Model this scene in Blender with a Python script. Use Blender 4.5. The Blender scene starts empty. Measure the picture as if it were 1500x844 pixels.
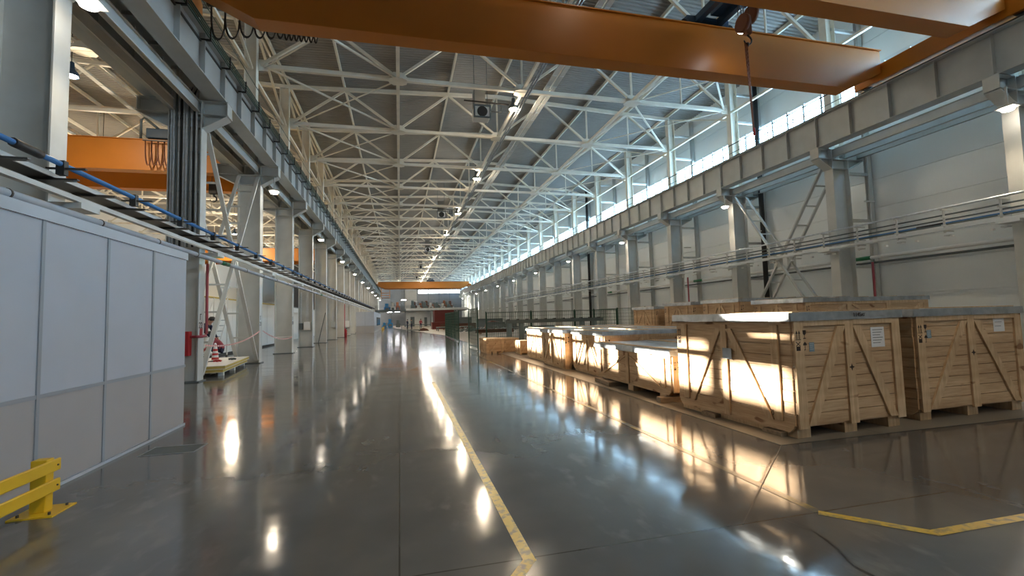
import bpy, bmesh, math, random
from mathutils import Vector, Matrix
random.seed(7)
SC = bpy.context.scene
COL = SC.collection
PI = math.pi

# ------------------------------------------------------------------ camera, world, sun, exposure
YAW, PIT, ROL, EYE = .2421, .0639, -.0271, 1.6376
cam = bpy.data.cameras.new('camera')
cam.sensor_width = 36.0
cam.lens = 36.0 * 669.23 / 1500
cam.clip_start, cam.clip_end = .05, 600
camera = bpy.data.objects.new('camera', cam)
COL.objects.link(camera)
fw = Vector((math.sin(YAW) * math.cos(PIT), math.cos(YAW) * math.cos(PIT), math.sin(PIT)))
rt = Vector((math.cos(YAW), -math.sin(YAW), 0))
up = rt.cross(fw)
r2 = rt * math.cos(ROL) + up * math.sin(ROL)
u2 = -rt * math.sin(ROL) + up * math.cos(ROL)
camera.matrix_world = Matrix(((r2.x, u2.x, -fw.x, 0), (r2.y, u2.y, -fw.y, 0), (r2.z, u2.z, -fw.z, EYE), (0, 0, 0, 1)))
SC.camera = camera

world = bpy.data.worlds.new('sky')
SC.world = world
world.use_nodes = True
world.node_tree.nodes['Background'].inputs[0].default_value = (.62, .8, 1, 1)
world.node_tree.nodes['Background'].inputs[1].default_value = 1.5

SUN_AZ, SUN_EL, SUN_POWER = math.radians(30), math.atan(.2224), 44.0
sun_dir = Vector((math.cos(SUN_AZ) * math.cos(SUN_EL), -math.sin(SUN_AZ) * math.cos(SUN_EL), -math.sin(SUN_EL)))
sun = bpy.data.lights.new('sun', 'SUN')
sun.energy = SUN_POWER
sun.angle = math.radians(.4)
sun.color = (1, .92, .78)
suno = bpy.data.objects.new('sun', sun)
COL.objects.link(suno)
suno.rotation_euler = sun_dir.to_track_quat('-Z', 'Y').to_euler()
suno.location = (-40, 30, 20)

SC.view_settings.view_transform = 'Standard'
SC.view_settings.look = 'None'
SC.view_settings.gamma = 1
SC.view_settings.use_curve_mapping = False
SC.view_settings.exposure = 0.58

WINDOW_GLOW = 15.0       # daylight in the panes of the wall by the crates
END_GLOW = 9.0
PENDANT_W = 650.0        # ceiling lamps of this hall
FLOOD_W = 260.0          # floodlights on the columns
NEIGHBOUR_W = 1900.0

# ------------------------------------------------------------------ materials
MAT = {}
def nt(name):
    m = bpy.data.materials.new(name); m.use_nodes = True
    return m, m.node_tree.nodes, m.node_tree.links, m.node_tree.nodes['Principled BSDF']
def noise(nodes, links, scale, detail=3, vec=None, stretch=None):
    n = nodes.new('ShaderNodeTexNoise'); n.inputs['Scale'].default_value = scale; n.inputs['Detail'].default_value = detail
    tc = nodes.new('ShaderNodeTexCoord')
    mp = nodes.new('ShaderNodeMapping')
    if stretch: mp.inputs['Scale'].default_value = stretch
    links.new(tc.outputs['Object'], mp.inputs[0]); links.new(mp.outputs[0], n.inputs['Vector'])
    return n
def ramp(nodes, links, src, stops):
    r = nodes.new('ShaderNodeValToRGB'); e = r.color_ramp.elements
    while len(e) < len(stops): e.new(.5)
    for k, (p, c) in enumerate(stops):
        e[k].position = p; e[k].color = (*c, 1)
    links.new(src, r.inputs[0])
    return r
def paint(name, c, rough=.45, var=.08, metal=0, scale=1.5, spec=.5):
    m, N, L, b = nt(name)
    n = noise(N, L, scale, 4)
    r = ramp(N, L, n.outputs['Fac'], [(.3, [v * (1 - var) for v in c]), (.7, [min(1, v * (1 + var)) for v in c])])
    L.new(r.outputs[0], b.inputs['Base Color'])
    b.inputs['Roughness'].default_value = rough; b.inputs['Metallic'].default_value = metal
    b.inputs['Specular IOR Level'].default_value = spec
    MAT[name] = m
    return m
def glow(name, c, s):
    m, N, L, b = nt(name)
    b.inputs['Base Color'].default_value = (*c, 1)
    b.inputs['Emission Color'].default_value = (*c, 1); b.inputs['Emission Strength'].default_value = s
    MAT[name] = m
paint('grey_steel', (.54, .555, .54), .42)
paint('girder_steel', (.47, .50, .50), .40)  # same pale steel, daylight's cool cast put into the colour
paint('warm_lit_steel', (.80, .755, .65), .5)  # pale steel with the warm lamplight put into its colour
paint('tie_steel', (.55, .56, .54), .45)
paint('deck', (.30, .29, .27), .5, .05)
paint('crane_orange', (.54, .185, .016), .42, .06, scale=.8)
paint('crane_blue', (.02, .05, .09), .4)
paint('hook_brown', (.25, .09, .04), .5)
paint('black', (.015, .015, .016), .5)
paint('rail_dark', (.05, .045, .04), .4)
paint('booth', (.42, .465, .54), .55, .03)
paint('booth_low', (.36, .355, .365), .55, .03)
paint('booth_strip', (.27, .31, .36), .4, .03)
paint('yellow', (.75, .46, .015), .4, .06)
paint('blue_pipe', (.04, .17, .42), .35)
paint('grey_pipe', (.42, .46, .52), .35)
g_ = paint('galvanised', (.40, .43, .46), .34, .22, .8, 6)
N, L = g_.node_tree.nodes, g_.node_tree.links
bp = N.new('ShaderNodeBump'); bp.inputs['Strength'].default_value = .5; bp.inputs['Distance'].default_value = .03
nb = noise(N, L, 3.5, 4); L.new(nb.outputs['Fac'], bp.inputs['Height']); L.new(bp.outputs[0], N['Principled BSDF'].inputs['Normal'])
paint('conduit', (.66, .70, .74), .28, .12, .45, 8)
paint('green', (.01, .16, .06), .4)
paint('green_mesh', (.015, .06, .04), .5)
paint('red', (.42, .02, .025), .4)
paint('pipe_red', (.35, .05, .07), .4)
paint('cream_white', (.78, .78, .76), .5, .02)
paint('paper', (.75, .76, .78), .6, .03)
paint('plate_blue', (.19, .27, .32), .4)
paint('stencil', (.03, .02, .018), .8)
paint('concrete', (.33, .31, .28), .8, .12)
paint('navy', (.015, .022, .06), .8)
paint('skin', (.45, .24, .16), .6)
paint('blue_box', (.02, .17, .38), .5)
paint('trestle_paint', (.10, .14, .15), .45)
paint('dark_red', (.13, .018, .015), .55)
paint('machine_grey', (.10, .12, .125), .5)
paint('rust', (.11, .05, .035), .8)
paint('foam_yellow', (.55, .42, .12), .8)
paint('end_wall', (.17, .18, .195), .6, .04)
paint('frame_white', (.7, .74, .76), .5)
glow('daylight', (.50, .78, 1), WINDOW_GLOW)
glow('end_daylight', (.88, .95, 1), END_GLOW)
glow('lamp', (1, .88, .72), 30)
glow('lamp_cool', (.95, .95, 1), 40)

# right wall: pale horizontal sandwich panels with faint ribs
m, N, L, b = nt('wall_panel')
tc = N.new('ShaderNodeTexCoord'); sx = N.new('ShaderNodeSeparateXYZ'); L.new(tc.outputs['Object'], sx.inputs[0])
w = N.new('ShaderNodeMath'); w.operation = 'MULTIPLY'; w.inputs[1].default_value = 2 * PI / .05; L.new(sx.outputs['Z'], w.inputs[0])
sn = N.new('ShaderNodeMath'); sn.operation = 'SINE'; L.new(w.outputs[0], sn.inputs[0])
bp = N.new('ShaderNodeBump'); bp.inputs['Strength'].default_value = .12; bp.inputs['Distance'].default_value = .01
L.new(sn.outputs[0], bp.inputs['Height']); L.new(bp.outputs[0], b.inputs['Normal'])
b.inputs['Base Color'].default_value = (.78, .81, .81, 1); b.inputs['Roughness'].default_value = .35
MAT['wall_panel'] = m

# sawn softwood
def wood(name, c0, c1, stretch):
    m, N, L, b = nt(name)
    n = noise(N, L, 3.0, 6, stretch=stretch)
    r = ramp(N, L, n.outputs['Fac'], [(.3, c0), (.68, c1)])
    kn = noise(N, L, 2.6, 1, stretch=(1, 1, 2.2))
    kr = ramp(N, L, kn.outputs['Fac'], [(.69, (1, 1, 1)), (.74, (.42, .3, .22))])
    bo = noise(N, L, .9, 0, stretch=(.4, .4, 8))
    br = ramp(N, L, bo.outputs['Fac'], [(.35, (.82, .80, .78)), (.65, (1.0, 1.0, 1.0))])
    mx = N.new('ShaderNodeMix'); mx.data_type = 'RGBA'; mx.blend_type = 'MULTIPLY'; mx.inputs[0].default_value = 1
    L.new(r.outputs[0], mx.inputs[6]); L.new(kr.outputs[0], mx.inputs[7])
    m2 = N.new('ShaderNodeMix'); m2.data_type = 'RGBA'; m2.blend_type = 'MULTIPLY'; m2.inputs[0].default_value = 1
    L.new(mx.outputs[2], m2.inputs[6]); L.new(br.outputs[0], m2.inputs[7])
    L.new(m2.outputs[2], b.inputs['Base Color']); b.inputs['Roughness'].default_value = .7
    MAT[name] = m
wood('wood_board', (.48, .31, .175), (.66, .47, .29), (1, 1, 14))
wood('wood_batten', (.52, .35, .20), (.70, .51, .32), (9, 9, 1))
wood('wood_old', (.22, .16, .11), (.36, .28, .2), (2, 8, 8))

# polished concrete floor with joints; rougher slab under the crates
m, N, L, b = nt('polished_concrete')
tc = N.new('ShaderNodeTexCoord'); sx = N.new('ShaderNodeSeparateXYZ'); L.new(tc.outputs['Object'], sx.inputs[0])
def mth(op, a, bb=None, c=None):
    q = N.new('ShaderNodeMath'); q.operation = op
    for i, v in enumerate((a, bb, c)):
        if v is None: continue
        if isinstance(v, (int, float)): q.inputs[i].default_value = v
        else: L.new(v, q.inputs[i])
    return q.outputs[0]
X, Y = sx.outputs['X'], sx.outputs['Y']
def joint(v, off, pitch, half):
    t = mth('FRACT', mth('DIVIDE', mth('SUBTRACT', v, off - pitch / 2), pitch))
    return mth('LESS_THAN', mth('ABSOLUTE', mth('SUBTRACT', t, .5)), half / pitch)
jn = mth('MAXIMUM', joint(X, -.02, 6.1, .006), joint(Y, 3.11, 6.0, .007))
slab = mth('MULTIPLY', mth('GREATER_THAN', X, 4.47), mth('GREATER_THAN', Y, 4.72))
rough_far = mth('MULTIPLY', mth('GREATER_THAN', Y, 46.0), mth('GREATER_THAN', mth('ADD', X, mth('MULTIPLY', Y, .10)), 9.0))
slab = mth('MAXIMUM', slab, rough_far)
n1 = noise(N, L, .55, 6); n2 = noise(N, L, 9, 3); n3 = noise(N, L, 1.6, 4, stretch=(.35, 1.6, 1))
base = ramp(N, L, n1.outputs['Fac'], [(.3, (.085, .088, .093)), (.52, (.115, .116, .118)), (.72, (.158, .155, .147))])
def mixc(f, a, c, mode='MIX'):
    q = N.new('ShaderNodeMix'); q.data_type = 'RGBA'; q.blend_type = mode
    if isinstance(f, (int, float)): q.inputs[0].default_value = f
    else: L.new(f, q.inputs[0])
    for i, v in ((6, a), (7, c)):
        if isinstance(v, tuple): q.inputs[i].default_value = (*v, 1)
        else: L.new(v, q.inputs[i])
    return q.outputs[2]
slabc = ramp(N, L, n3.outputs['Fac'], [(.3, (.15, .13, .105)), (.7, (.22, .195, .16))])
# scrubbing-machine tracks: two pale bends ahead
dx = mth('ADD', mth('ADD', X, .25), mth('MULTIPLY', mth('SUBTRACT', Y, 18.0), .02))
dy = mth('MULTIPLY', mth('MINIMUM', mth('SUBTRACT', Y, 19.0), 0.0), .29)
dd = mth('SQRT', mth('ADD', mth('MULTIPLY', dx, dx), mth('MULTIPLY', dy, dy)))
ed = N.new('ShaderNodeMapRange'); L.new(mth('ABSOLUTE', mth('SUBTRACT', dd, .93)), ed.inputs[0])
ed.inputs[1].default_value = .14; ed.inputs[2].default_value = .20; ed.inputs[3].default_value = .55; ed.inputs[4].default_value = 0
tr = mth('MULTIPLY', ed.outputs[0], mth('LESS_THAN', Y, 48.0))
sc1 = noise(N, L, 4.5, 8, stretch=(1.3, .6, 1)); sc2 = noise(N, L, .7, 2)
s1 = ramp(N, L, sc1.outputs['Fac'], [(.52, (0, 0, 0)), (.66, (1, 1, 1))]); s2 = ramp(N, L, sc2.outputs['Fac'], [(.5, (0, 0, 0)), (.62, (1, 1, 1))])
scf = mth('MULTIPLY', s1.outputs[0], s2.outputs[0])
base0 = mixc(mth('MULTIPLY', scf, .22), base.outputs[0], (.30, .29, .28))
c1 = mixc(tr, base0, (.24, .235, .23))
c2 = mixc(slab, c1, slabc.outputs[0])
c3 = mixc(mth('MULTIPLY', jn, .75), c2, (.03, .028, .025))
L.new(c3, b.inputs['Base Color'])
rr = N.new('ShaderNodeMapRange'); L.new(n3.outputs['Fac'], rr.inputs[0])
rr.inputs[1].default_value = .3; rr.inputs[2].default_value = .7; rr.inputs[3].default_value = .065; rr.inputs[4].default_value = .15
rg = mth('ADD', rr.outputs[0], mth('ADD', mth('MULTIPLY', slab, .33), mth('MULTIPLY', tr, .12)))
L.new(rg, b.inputs['Roughness'])
b.inputs['Specular IOR Level'].default_value = .62
bp = N.new('ShaderNodeBump'); bp.inputs['Strength'].default_value = .05; bp.inputs['Distance'].default_value = .02
nb = noise(N, L, 4.0, 3); L.new(nb.outputs['Fac'], bp.inputs['Height']); L.new(bp.outputs[0], b.inputs['Normal'])
MAT['floor'] = m
# worn road paint
m, N, L, b = nt('line_paint')
n = noise(N, L, 14, 5)
r = ramp(N, L, n.outputs['Fac'], [(.38, (.30, .24, .10)), (.52, (.62, .43, .06))])
L.new(r.outputs[0], b.inputs['Base Color']); b.inputs['Roughness'].default_value = .3
MAT['line_paint'] = m
m, N, L, b = nt('line_worn')
n = noise(N, L, 3.2, 5)
r = ramp(N, L, n.outputs['Fac'], [(.42, (.15, .145, .12)), (.66, (.42, .31, .08))])
L.new(r.outputs[0], b.inputs['Base Color']); b.inputs['Roughness'].default_value = .2
MAT['line_worn'] = m
# clear pane
m, N, L, b = nt('clear_glass')
tr_ = N.new('ShaderNodeBsdfTransparent'); gl = N.new('ShaderNodeBsdfGlossy'); gl.inputs['Roughness'].default_value = .05
mx = N.new('ShaderNodeMixShader'); mx.inputs[0].default_value = .08
L.new(tr_.outputs[0], mx.inputs[1]); L.new(gl.outputs[0], mx.inputs[2]); L.new(mx.outputs[0], N['Material Output'].inputs[0])
MAT['clear_glass'] = m
paint('dark_glass', (.02, .03, .04), .08, 0)
# red and white striped sleeve
m, N, L, b = nt('stripes')
tc = N.new('ShaderNodeTexCoord'); sx2 = N.new('ShaderNodeSeparateXYZ'); L.new(tc.outputs['Object'], sx2.inputs[0])
def st(axis, per):
    a = N.new('ShaderNodeMath'); a.operation = 'DIVIDE'; a.inputs[1].default_value = per; L.new(sx2.outputs[axis], a.inputs[0])
    f = N.new('ShaderNodeMath'); f.operation = 'FRACT'; L.new(a.outputs[0], f.inputs[0])
    g = N.new('ShaderNodeMath'); g.operation = 'GREATER_THAN'; g.inputs[1].default_value = .5; L.new(f.outputs[0], g.inputs[0])
    return g.outputs[0]
q = N.new('ShaderNodeMix'); q.data_type = 'RGBA'; L.new(st('Z', .15), q.inputs[0]); q.inputs[6].default_value = (.8, .78, .76, 1); q.inputs[7].default_value = (.55, .03, .03, 1)
L.new(q.outputs[2], b.inputs['Base Color']); MAT['stripes'] = m
m2 = m.copy(); MAT['tape'] = m2
for nn in m2.node_tree.nodes:
    if nn.type == 'SEPXYZ':
        for lk in list(m2.node_tree.links):
            if lk.from_node == nn: to = lk.to_socket; m2.node_tree.links.remove(lk); m2.node_tree.links.new(nn.outputs['Y'], to)

# ------------------------------------------------------------------ building blocks
def repeat(first, ys, axis=1):
    out = [first]; first.location[axis] = ys[0]
    for y in ys[1:]:
        c = first.copy(); COL.objects.link(c); c.location[axis] = y; out.append(c)
    return out
class MB:
    def __init__(s): s.v = []; s.f = []
    def add(s, vs, fs):
        o = len(s.v); s.v += [tuple(v) for v in vs]; s.f += [tuple(i + o for i in f) for f in fs]; return s
    def box(s, x0, x1, y0, y1, z0, z1):
        vs = [(x, y, z) for x in (x0, x1) for y in (y0, y1) for z in (z0, z1)]
        return s.add(vs, [(0, 1, 3, 2), (4, 6, 7, 5), (0, 4, 5, 1), (2, 3, 7, 6), (0, 2, 6, 4), (1, 5, 7, 3)])
    def bar(s, p, q, w, h, upv=(0, 0, 1)):
        p, q = Vector(p), Vector(q); d = (q - p).normalized(); u = Vector(upv)
        if abs(d.dot(u)) > .99: u = Vector((0, 1, 0))
        a = d.cross(u).normalized(); c = a.cross(d)
        vs = [e + a * i * w / 2 + c * j * h / 2 for e in (p, q) for i, j in ((-1, -1), (1, -1), (1, 1), (-1, 1))]
        return s.add(vs, [(0, 3, 2, 1), (4, 5, 6, 7), (0, 1, 5, 4), (1, 2, 6, 5), (2, 3, 7, 6), (3, 0, 4, 7)])
    def tube(s, pts, r, n=8, r2=None):
        pts = [Vector(p) for p in pts]; rings = []
        o = len(s.v)
        for i, p in enumerate(pts):
            d = (pts[min(i + 1, len(pts) - 1)] - pts[max(i - 1, 0)]).normalized()
            u = Vector((0, 0, 1)) if abs(d.z) < .95 else Vector((0, 1, 0))
            a = d.cross(u).normalized(); c = a.cross(d)
            rr = r if r2 is None else r + (r2 - r) * i / (len(pts) - 1)
            for k in range(n):
                t = 2 * PI * k / n; s.v.append(tuple(p + a * math.cos(t) * rr + c * math.sin(t) * rr))
        for i in range(len(pts) - 1):
            for k in range(n):
                k2 = (k + 1) % n
                s.f.append((o + i * n + k, o + i * n + k2, o + (i + 1) * n + k2, o + (i + 1) * n + k))
        s.f.append(tuple(o + k for k in reversed(range(n)))); s.f.append(tuple(o + (len(pts) - 1) * n + k for k in range(n)))
        return s
    def prism(s, poly, axis, a, b):
        # poly: 2-D points in the two other axes, in order (x,y,z without axis)
        def mk(p, t):
            l = list(p); l.insert(axis, t); return tuple(l)
        n = len(poly); vs = [mk(p, a) for p in poly] + [mk(p, b) for p in poly]
        return s.add(vs, [tuple(range(n)), tuple(reversed(range(n, 2 * n)))] + [(i, i + n, (i + 1) % n + n, (i + 1) % n) for i in range(n)])
    def lathe(s, prof, c=(0, 0, 0), n=16):
        o = len(s.v)
        for r, z in prof:
            for k in range(n):
                t = 2 * PI * k / n; s.v.append((c[0] + r * math.cos(t), c[1] + r * math.sin(t), c[2] + z))
        for i in range(len(prof) - 1):
            for k in range(n):
                k2 = (k + 1) % n; s.f.append((o + i * n + k, o + i * n + k2, o + (i + 1) * n + k2, o + (i + 1) * n + k))
        s.f.append(tuple(o + k for k in reversed(range(n)))); s.f.append(tuple(o + (len(prof) - 1) * n + k for k in range(n)))
        return s
    def build(s, name, mat, parent=None, bevel=0, smooth=False, loc=None):
        me = bpy.data.meshes.new(name); me.from_pydata(s.v, [], s.f)
        bm = bmesh.new(); bm.from_mesh(me); bmesh.ops.recalc_face_normals(bm, faces=bm.faces); bm.to_mesh(me); bm.free()
        me.materials.append(MAT[mat])
        if smooth:
            for p in me.polygons: p.use_smooth = len(p.vertices) == 4
        o = bpy.data.objects.new(name, me); COL.objects.link(o)
        if parent: o.parent = parent
        if loc: o.location = loc
        if bevel:
            md = o.modifiers.new('edge', 'BEVEL'); md.width = bevel; md.segments = 2; md.limit_method = 'ANGLE'
        return o
def tag(o, label=None, cat=None, group=None, kind=None):
    if label: o['label'] = label
    if cat: o['category'] = cat
    if group: o['group'] = group
    if kind: o['kind'] = kind
    return o
def empty(name, loc, label, cat, group=None, rz=0):
    o = bpy.data.objects.new(name, None); COL.objects.link(o); o.location = loc; o.rotation_euler.z = rz
    o.empty_display_size = .2
    return tag(o, label, cat, group)
def kids(o):
    if o.name not in KIDS: KIDS[o.name] = list(o.children)
    return KIDS[o.name]
def dup(root, loc, label=None, group=None, rz=None, scale=None, skip=()):
    def cp(o, par):
        c = o.copy(); COL.objects.link(c)
        if par: c.parent = par
        for ch in kids(o):
            if ch.name.split('.')[0] not in skip: cp(ch, c)
        return c
    r = cp(root, None); r.location = loc
    if rz is not None: r.rotation_euler.z = rz
    if scale: r.scale = scale
    if label: r['label'] = label
    if group: r['group'] = group
    return r
KIDS = {}
def struct(o): o['kind'] = 'structure'; return o
ORD = ['first', 'second', 'third', 'fourth', 'fifth', 'sixth', 'seventh', 'eighth', 'ninth', 'tenth', 'eleventh', 'twelfth', 'thirteenth', 'fourteenth',
       'fifteenth', 'sixteenth', 'seventeenth', 'eighteenth', 'nineteenth', 'twentieth', 'twenty-first', 'twenty-second', 'twenty-third', 'twenty-fourth',
       'twenty-fifth', 'twenty-sixth', 'twenty-seventh', 'twenty-eighth', 'twenty-ninth', 'thirtieth'] + ['%s-%s' % (t, u) for t in ('thirty', 'forty', 'fifty', 'sixty', 'seventy', 'eighty', 'ninety')
       for u in ('first', 'second', 'third', 'fourth', 'fifth', 'sixth', 'seventh', 'eighth', 'ninth', 'tenth')]

CX = 6.09                     # middle of the hall
YF = [9.396 + 6 * i for i in range(22)]     # frames, 9.4 m ... 135.4 m
YEND = 141.9
def truss_top(x, c=CX): return 15.55 - .043 * abs(x - c)

# ------------------------------------------------------------------ floor, walls, ceiling
YB = -54.0       # the hall runs on behind the camera
struct(MB().box(-43, 20.6, YB, YEND + .5, -.3, 0).build('floor', 'floor'))
# wall by the crates: horizontal panels with open joints, window band between z 10.6 and 12.1
w = MB()
z = .95 - 1.25
while z < 10.5:
    w.box(20.2, 20.5, YB, YEND, max(0, z) + .008, min(z + 1.25, 10.6) - .008); z += 1.25
z = 12.1
while z < 15.5:
    w.box(20.2, 20.5, YB, YEND, z + .008, z + 1.242); z += 1.25
w.box(20.26, 20.5, YB, YEND, 0, 10.6).box(20.26, 20.5, YB, YEND, 12.1, 16)
struct(w.build('wall_right', 'wall_panel'))
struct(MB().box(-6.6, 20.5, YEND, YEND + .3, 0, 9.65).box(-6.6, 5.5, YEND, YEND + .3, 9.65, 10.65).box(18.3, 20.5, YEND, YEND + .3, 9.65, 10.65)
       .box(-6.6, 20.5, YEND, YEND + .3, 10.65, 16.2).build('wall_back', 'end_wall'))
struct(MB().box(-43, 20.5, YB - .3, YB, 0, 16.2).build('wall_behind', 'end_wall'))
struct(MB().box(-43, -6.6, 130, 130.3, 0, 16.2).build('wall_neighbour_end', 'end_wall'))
# outer wall of the neighbouring hall, its opening sized to shape the sun patches on the crates
SX = -31.4
SZ0, SZ1, SY0, SY1 = 9.74, 11.05, 25.85, 42.5
w = MB().box(SX - .3, SX, YB, 130, 0, SZ0).box(SX - .3, SX, YB, 130, SZ1, 16.2)
w.box(SX - .3, SX, YB, SY0, SZ0, SZ1).box(SX - .3, SX, SY1, 130, SZ0, SZ1)
struct(w.build('wall_left', 'wall_panel'))
wf = MB()  # unseen bars, spaced to break up the sun on the crates
y = SY0
widths = [1.15, 3.6, 1.7, 1.9, 1.3, 2.2, 1.8, 1.5, 2.2]
k = 0
while y < SY1:
    gap = (.0, .35, .4, .14, .4, .3, .25)[k % 7]
    wf.box(SX - .2, SX - .08, y, y + gap, SZ0, SZ1); y += widths[k % len(widths)] + gap; k += 1
wf.box(SX - .2, SX - .08, SY0, SY0 + 1.2, 10.17, 10.68)  # added blocker, keeps sun off the upper side of the corner crate
win = struct(wf.build('window_1', 'frame_white'))
struct(MB().box(SX - .15, SX - .14, SY0, SY1, SZ0, SZ1).build('glass', 'clear_glass', win))

# roof deck: trapezoid ribs running across the hall
def roof(name, c, half, y0, y1, pitch=.22):
    v, f = [], []
    n = int((y1 - y0) / pitch)
    xs = [c - half, c, c + half]
    ys = []
    for i in range(n):
        y = y0 + i * pitch
        ys += [(y, 0), (y + pitch * .35, 0), (y + pitch * .5, .06), (y + pitch * .85, .06)]
    for (y, dz) in ys:
        for x in xs: v.append((x, y, truss_top(x, c) + .33 + dz))
    for i in range(len(ys) - 1):
        for j in range(2):
            a = i * 3 + j; f.append((a, a + 1, a + 4, a + 3))
    return struct(MB().add(v, f).build(name, 'deck'))
roof('ceiling', CX, 14.5, YB, YEND + .3)
roof('ceiling_neighbour', -18.33, 13, YB, 130)
struct(MB().box(-45, 22, YB - 1, YEND + 1, 16.6, 16.9).build('ceiling_top', 'end_wall'))

# daylight panes high in the wall by the crates, one window per bay
def bay_window(i, y0):
    fr = MB()
    fr.box(20.14, 20.3, y0, y0 + 6, 12.06, 12.2).box(20.14, 20.3, y0, y0 + 6, 10.55, 10.65)
    for k in range(6):
        y = y0 + k * 1.0
        fr.box(20.08, 20.3, y - .05, y + .05, 10.6, 12.1)
    for zz in (11.1, 11.6): fr.box(20.19, 20.24, y0, y0 + 6, zz - .03, zz + .03)
    o = struct(fr.build('window_%d' % i, 'frame_white'))
    struct(MB().box(20.32, 20.36, y0, y0 + 6, 10.6, 12.1).build('pane', 'daylight', o))
for i in range(32): bay_window(i + 2, -50.6 + 6 * i)
fr = MB()
for x in (5.5, 8.6, 11.8, 15, 18.25): fr.box(x - .08, x + .08, YEND - .05, YEND + .1, 9.65, 10.65)
o = struct(fr.build('window_40', 'frame_white'))
struct(MB().box(5.5, 18.3, YEND + .1, YEND + .14, 9.65, 10.65).build('pane', 'end_daylight', o))
# vertical seams and recess panel of the end wall
tr = MB()
for x in (-2.5, 1.6, 5.2, 8.6, 11.8, 15): tr.box(x - .06, x + .06, YEND - .06, YEND, 0, 9.6)
struct(tr.build('trim_1', 'machine_grey'))
struct(MB().box(1.6, 5.1, YEND - .4, YEND - .07, 5, 14).build('wall_recess', 'deck'))

# ------------------------------------------------------------------ steel columns
# column profile in local coordinates: origin = foot, middle of web; side = +1 has its aisle flange at +x
def column_mesh(z0, z1, hx=.44, hy=.2, tf=.03, tw=.02):
    m = MB().box(-hx, -hx + tf, -hy, hy, z0, z1).box(hx - tf, hx, -hy, hy, z0, z1).box(-hx + tf, hx - tf, -tw / 2, tw / 2, z0, z1)
    return m
LX, RX = -6.16, 18.34
def make_column(name, loc, label, group):
    c = empty(name, loc, label, 'column', group)
    column_mesh(.03, 8.0).build('shaft', 'grey_steel', c)
    MB().box(-.5, .5, -.26, .26, 0, .03).build('base_plate', 'machine_grey', c)
    st = MB()
    for zz in (7.6, 8.0):
        st.box(-.41, .41, -.19, .19, zz - .015, zz)
    st.build('stiffener', 'grey_steel', c)
    b = MB()
    b.box(-1.29, 1.14, -.2, .2, 8.41, 8.43).box(-1.29, 1.14, -.2, .2, 8.0, 8.02).box(-1.27, 1.12, -.01, .01, 8.02, 8.41)
    for x in (-1.25, -.43, -.2, .2, .43, 1.12): b.box(x - .012, x + .012, -.2, .2, 8.02, 8.41)
    for s, ex in ((1, 1.12), (-1, 1.27)):
        b.prism([(s * .44, 7.56), (s * .44, 8.0), (s * ex, 8.0), (s * (ex - .1), 7.93)], 1, -.008, .008)
        b.bar((s * .45, 0, 7.57), (s * (ex - .02), 0, 7.97), .4, .02, (0, 0, 1))
    b.build('bracket', 'grey_steel', c)
    u = column_mesh(8.43, 14.95, .24, .17, .02, .015)
    o = u.build('upper_shaft', 'warm_lit_steel', c); o.location.x = -.02
    KIDS[c.name] = list(c.children) or [x for x in bpy.data.objects if x.parent == c]
    return c
lc = make_column('steel_column', (LX, YF[0], 0), 'tall grey steel column beside the panelled booth, first in the row shared with the neighbouring hall', 'columns towards the neighbouring hall')
for i in range(1, 22):
    dup(lc, (LX, YF[i], 0), 'grey steel column, %s from the camera in the row shared with the neighbouring hall' % ORD[i])
def rcol(i):
    return 'grey steel column, %s from the camera in the row beside the windowed wall' % ORD[i]
for i in range(0, 22):
    dup(lc, (RX, YF[i], 0), rcol(i), 'columns beside the windowed wall', rz=PI)
for i in range(0):
    dup(lc, (-30.5, YF[i], 0), 'pale steel column far inside the neighbouring hall, %s along its outer wall' % ORD[i], 'columns of the neighbouring hall outer wall')

# wall posts behind the right columns with their ties
p = empty('wall_post', (20.05, YF[0], 0), 'slim grey wall post beside the windowed wall, level with the first column', 'post', 'wall posts')
MB().box(-.1, .12, -.09, -.07, 0, 15).box(-.1, .12, .07, .09, 0, 15).box(0, .02, -.07, .07, 0, 15).build('shaft', 'grey_steel', p)
for zz in (3.4, 5.4, 7.45, 10.1, 12.3, 13.9):
    MB().box(-1.27 if zz < 8.5 else -1.5, -.1, -.06, .06, zz - .06, zz + .06).build('tie', 'grey_steel', p)
KIDS[p.name] = [x for x in bpy.data.objects if x.parent == p]
for i in range(1, 22):
    dup(p, (20.05, YF[i], 0), 'slim grey wall post, %s from the camera against the windowed wall panels' % ORD[i])

# ------------------------------------------------------------------ crane runway girders
def runway(name, x, side, label, y1=136.4):
    g = empty(name, (x, 0, 0), label, 'girder')
    y0 = -11.9
    m = MB().box(-.25, .25, y0, y1, 8.44, 8.47).box(-.22, .22, y0, y1, 9.77, 9.8).box(-.012, .012, y0, y1, 8.47, 9.77)
    m.build('beam', 'girder_steel', g)
    sp = 1.5
    n = int((y1 - y0) / sp)
    ys = [YF[0] - 12 + i * sp for i in range(96) if YF[0] - 12 + i * sp < y1]
    repeat(MB().box(-.15, .15, -.012, .012, 8.47, 9.77).build('stiffener', 'girder_steel', g), ys)
    MB().box(-.04, .04, y0, y1, 9.8, 9.93).box(-.07, .07, y0, y1, 9.8, 9.82).build('rail', 'rail_dark', g)
    return g
gl_ = runway('runway_girder', -5.32, 1, 'deep grey crane runway girder along the columns shared with the neighbouring hall, aisle side')
gr_ = runway('runway_girder', 17.5, -1, 'deep grey crane runway girder along the windowed wall side of the hall')
gn_ = runway('runway_girder', -7.0, -1, 'deep grey crane runway girder facing into the neighbouring hall', 129)
# thin stringer seen on the aisle face
MB().box(.012, .06, -10, 136, 9.52, 9.56).build('stringer', 'rail_dark', gl_)
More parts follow.
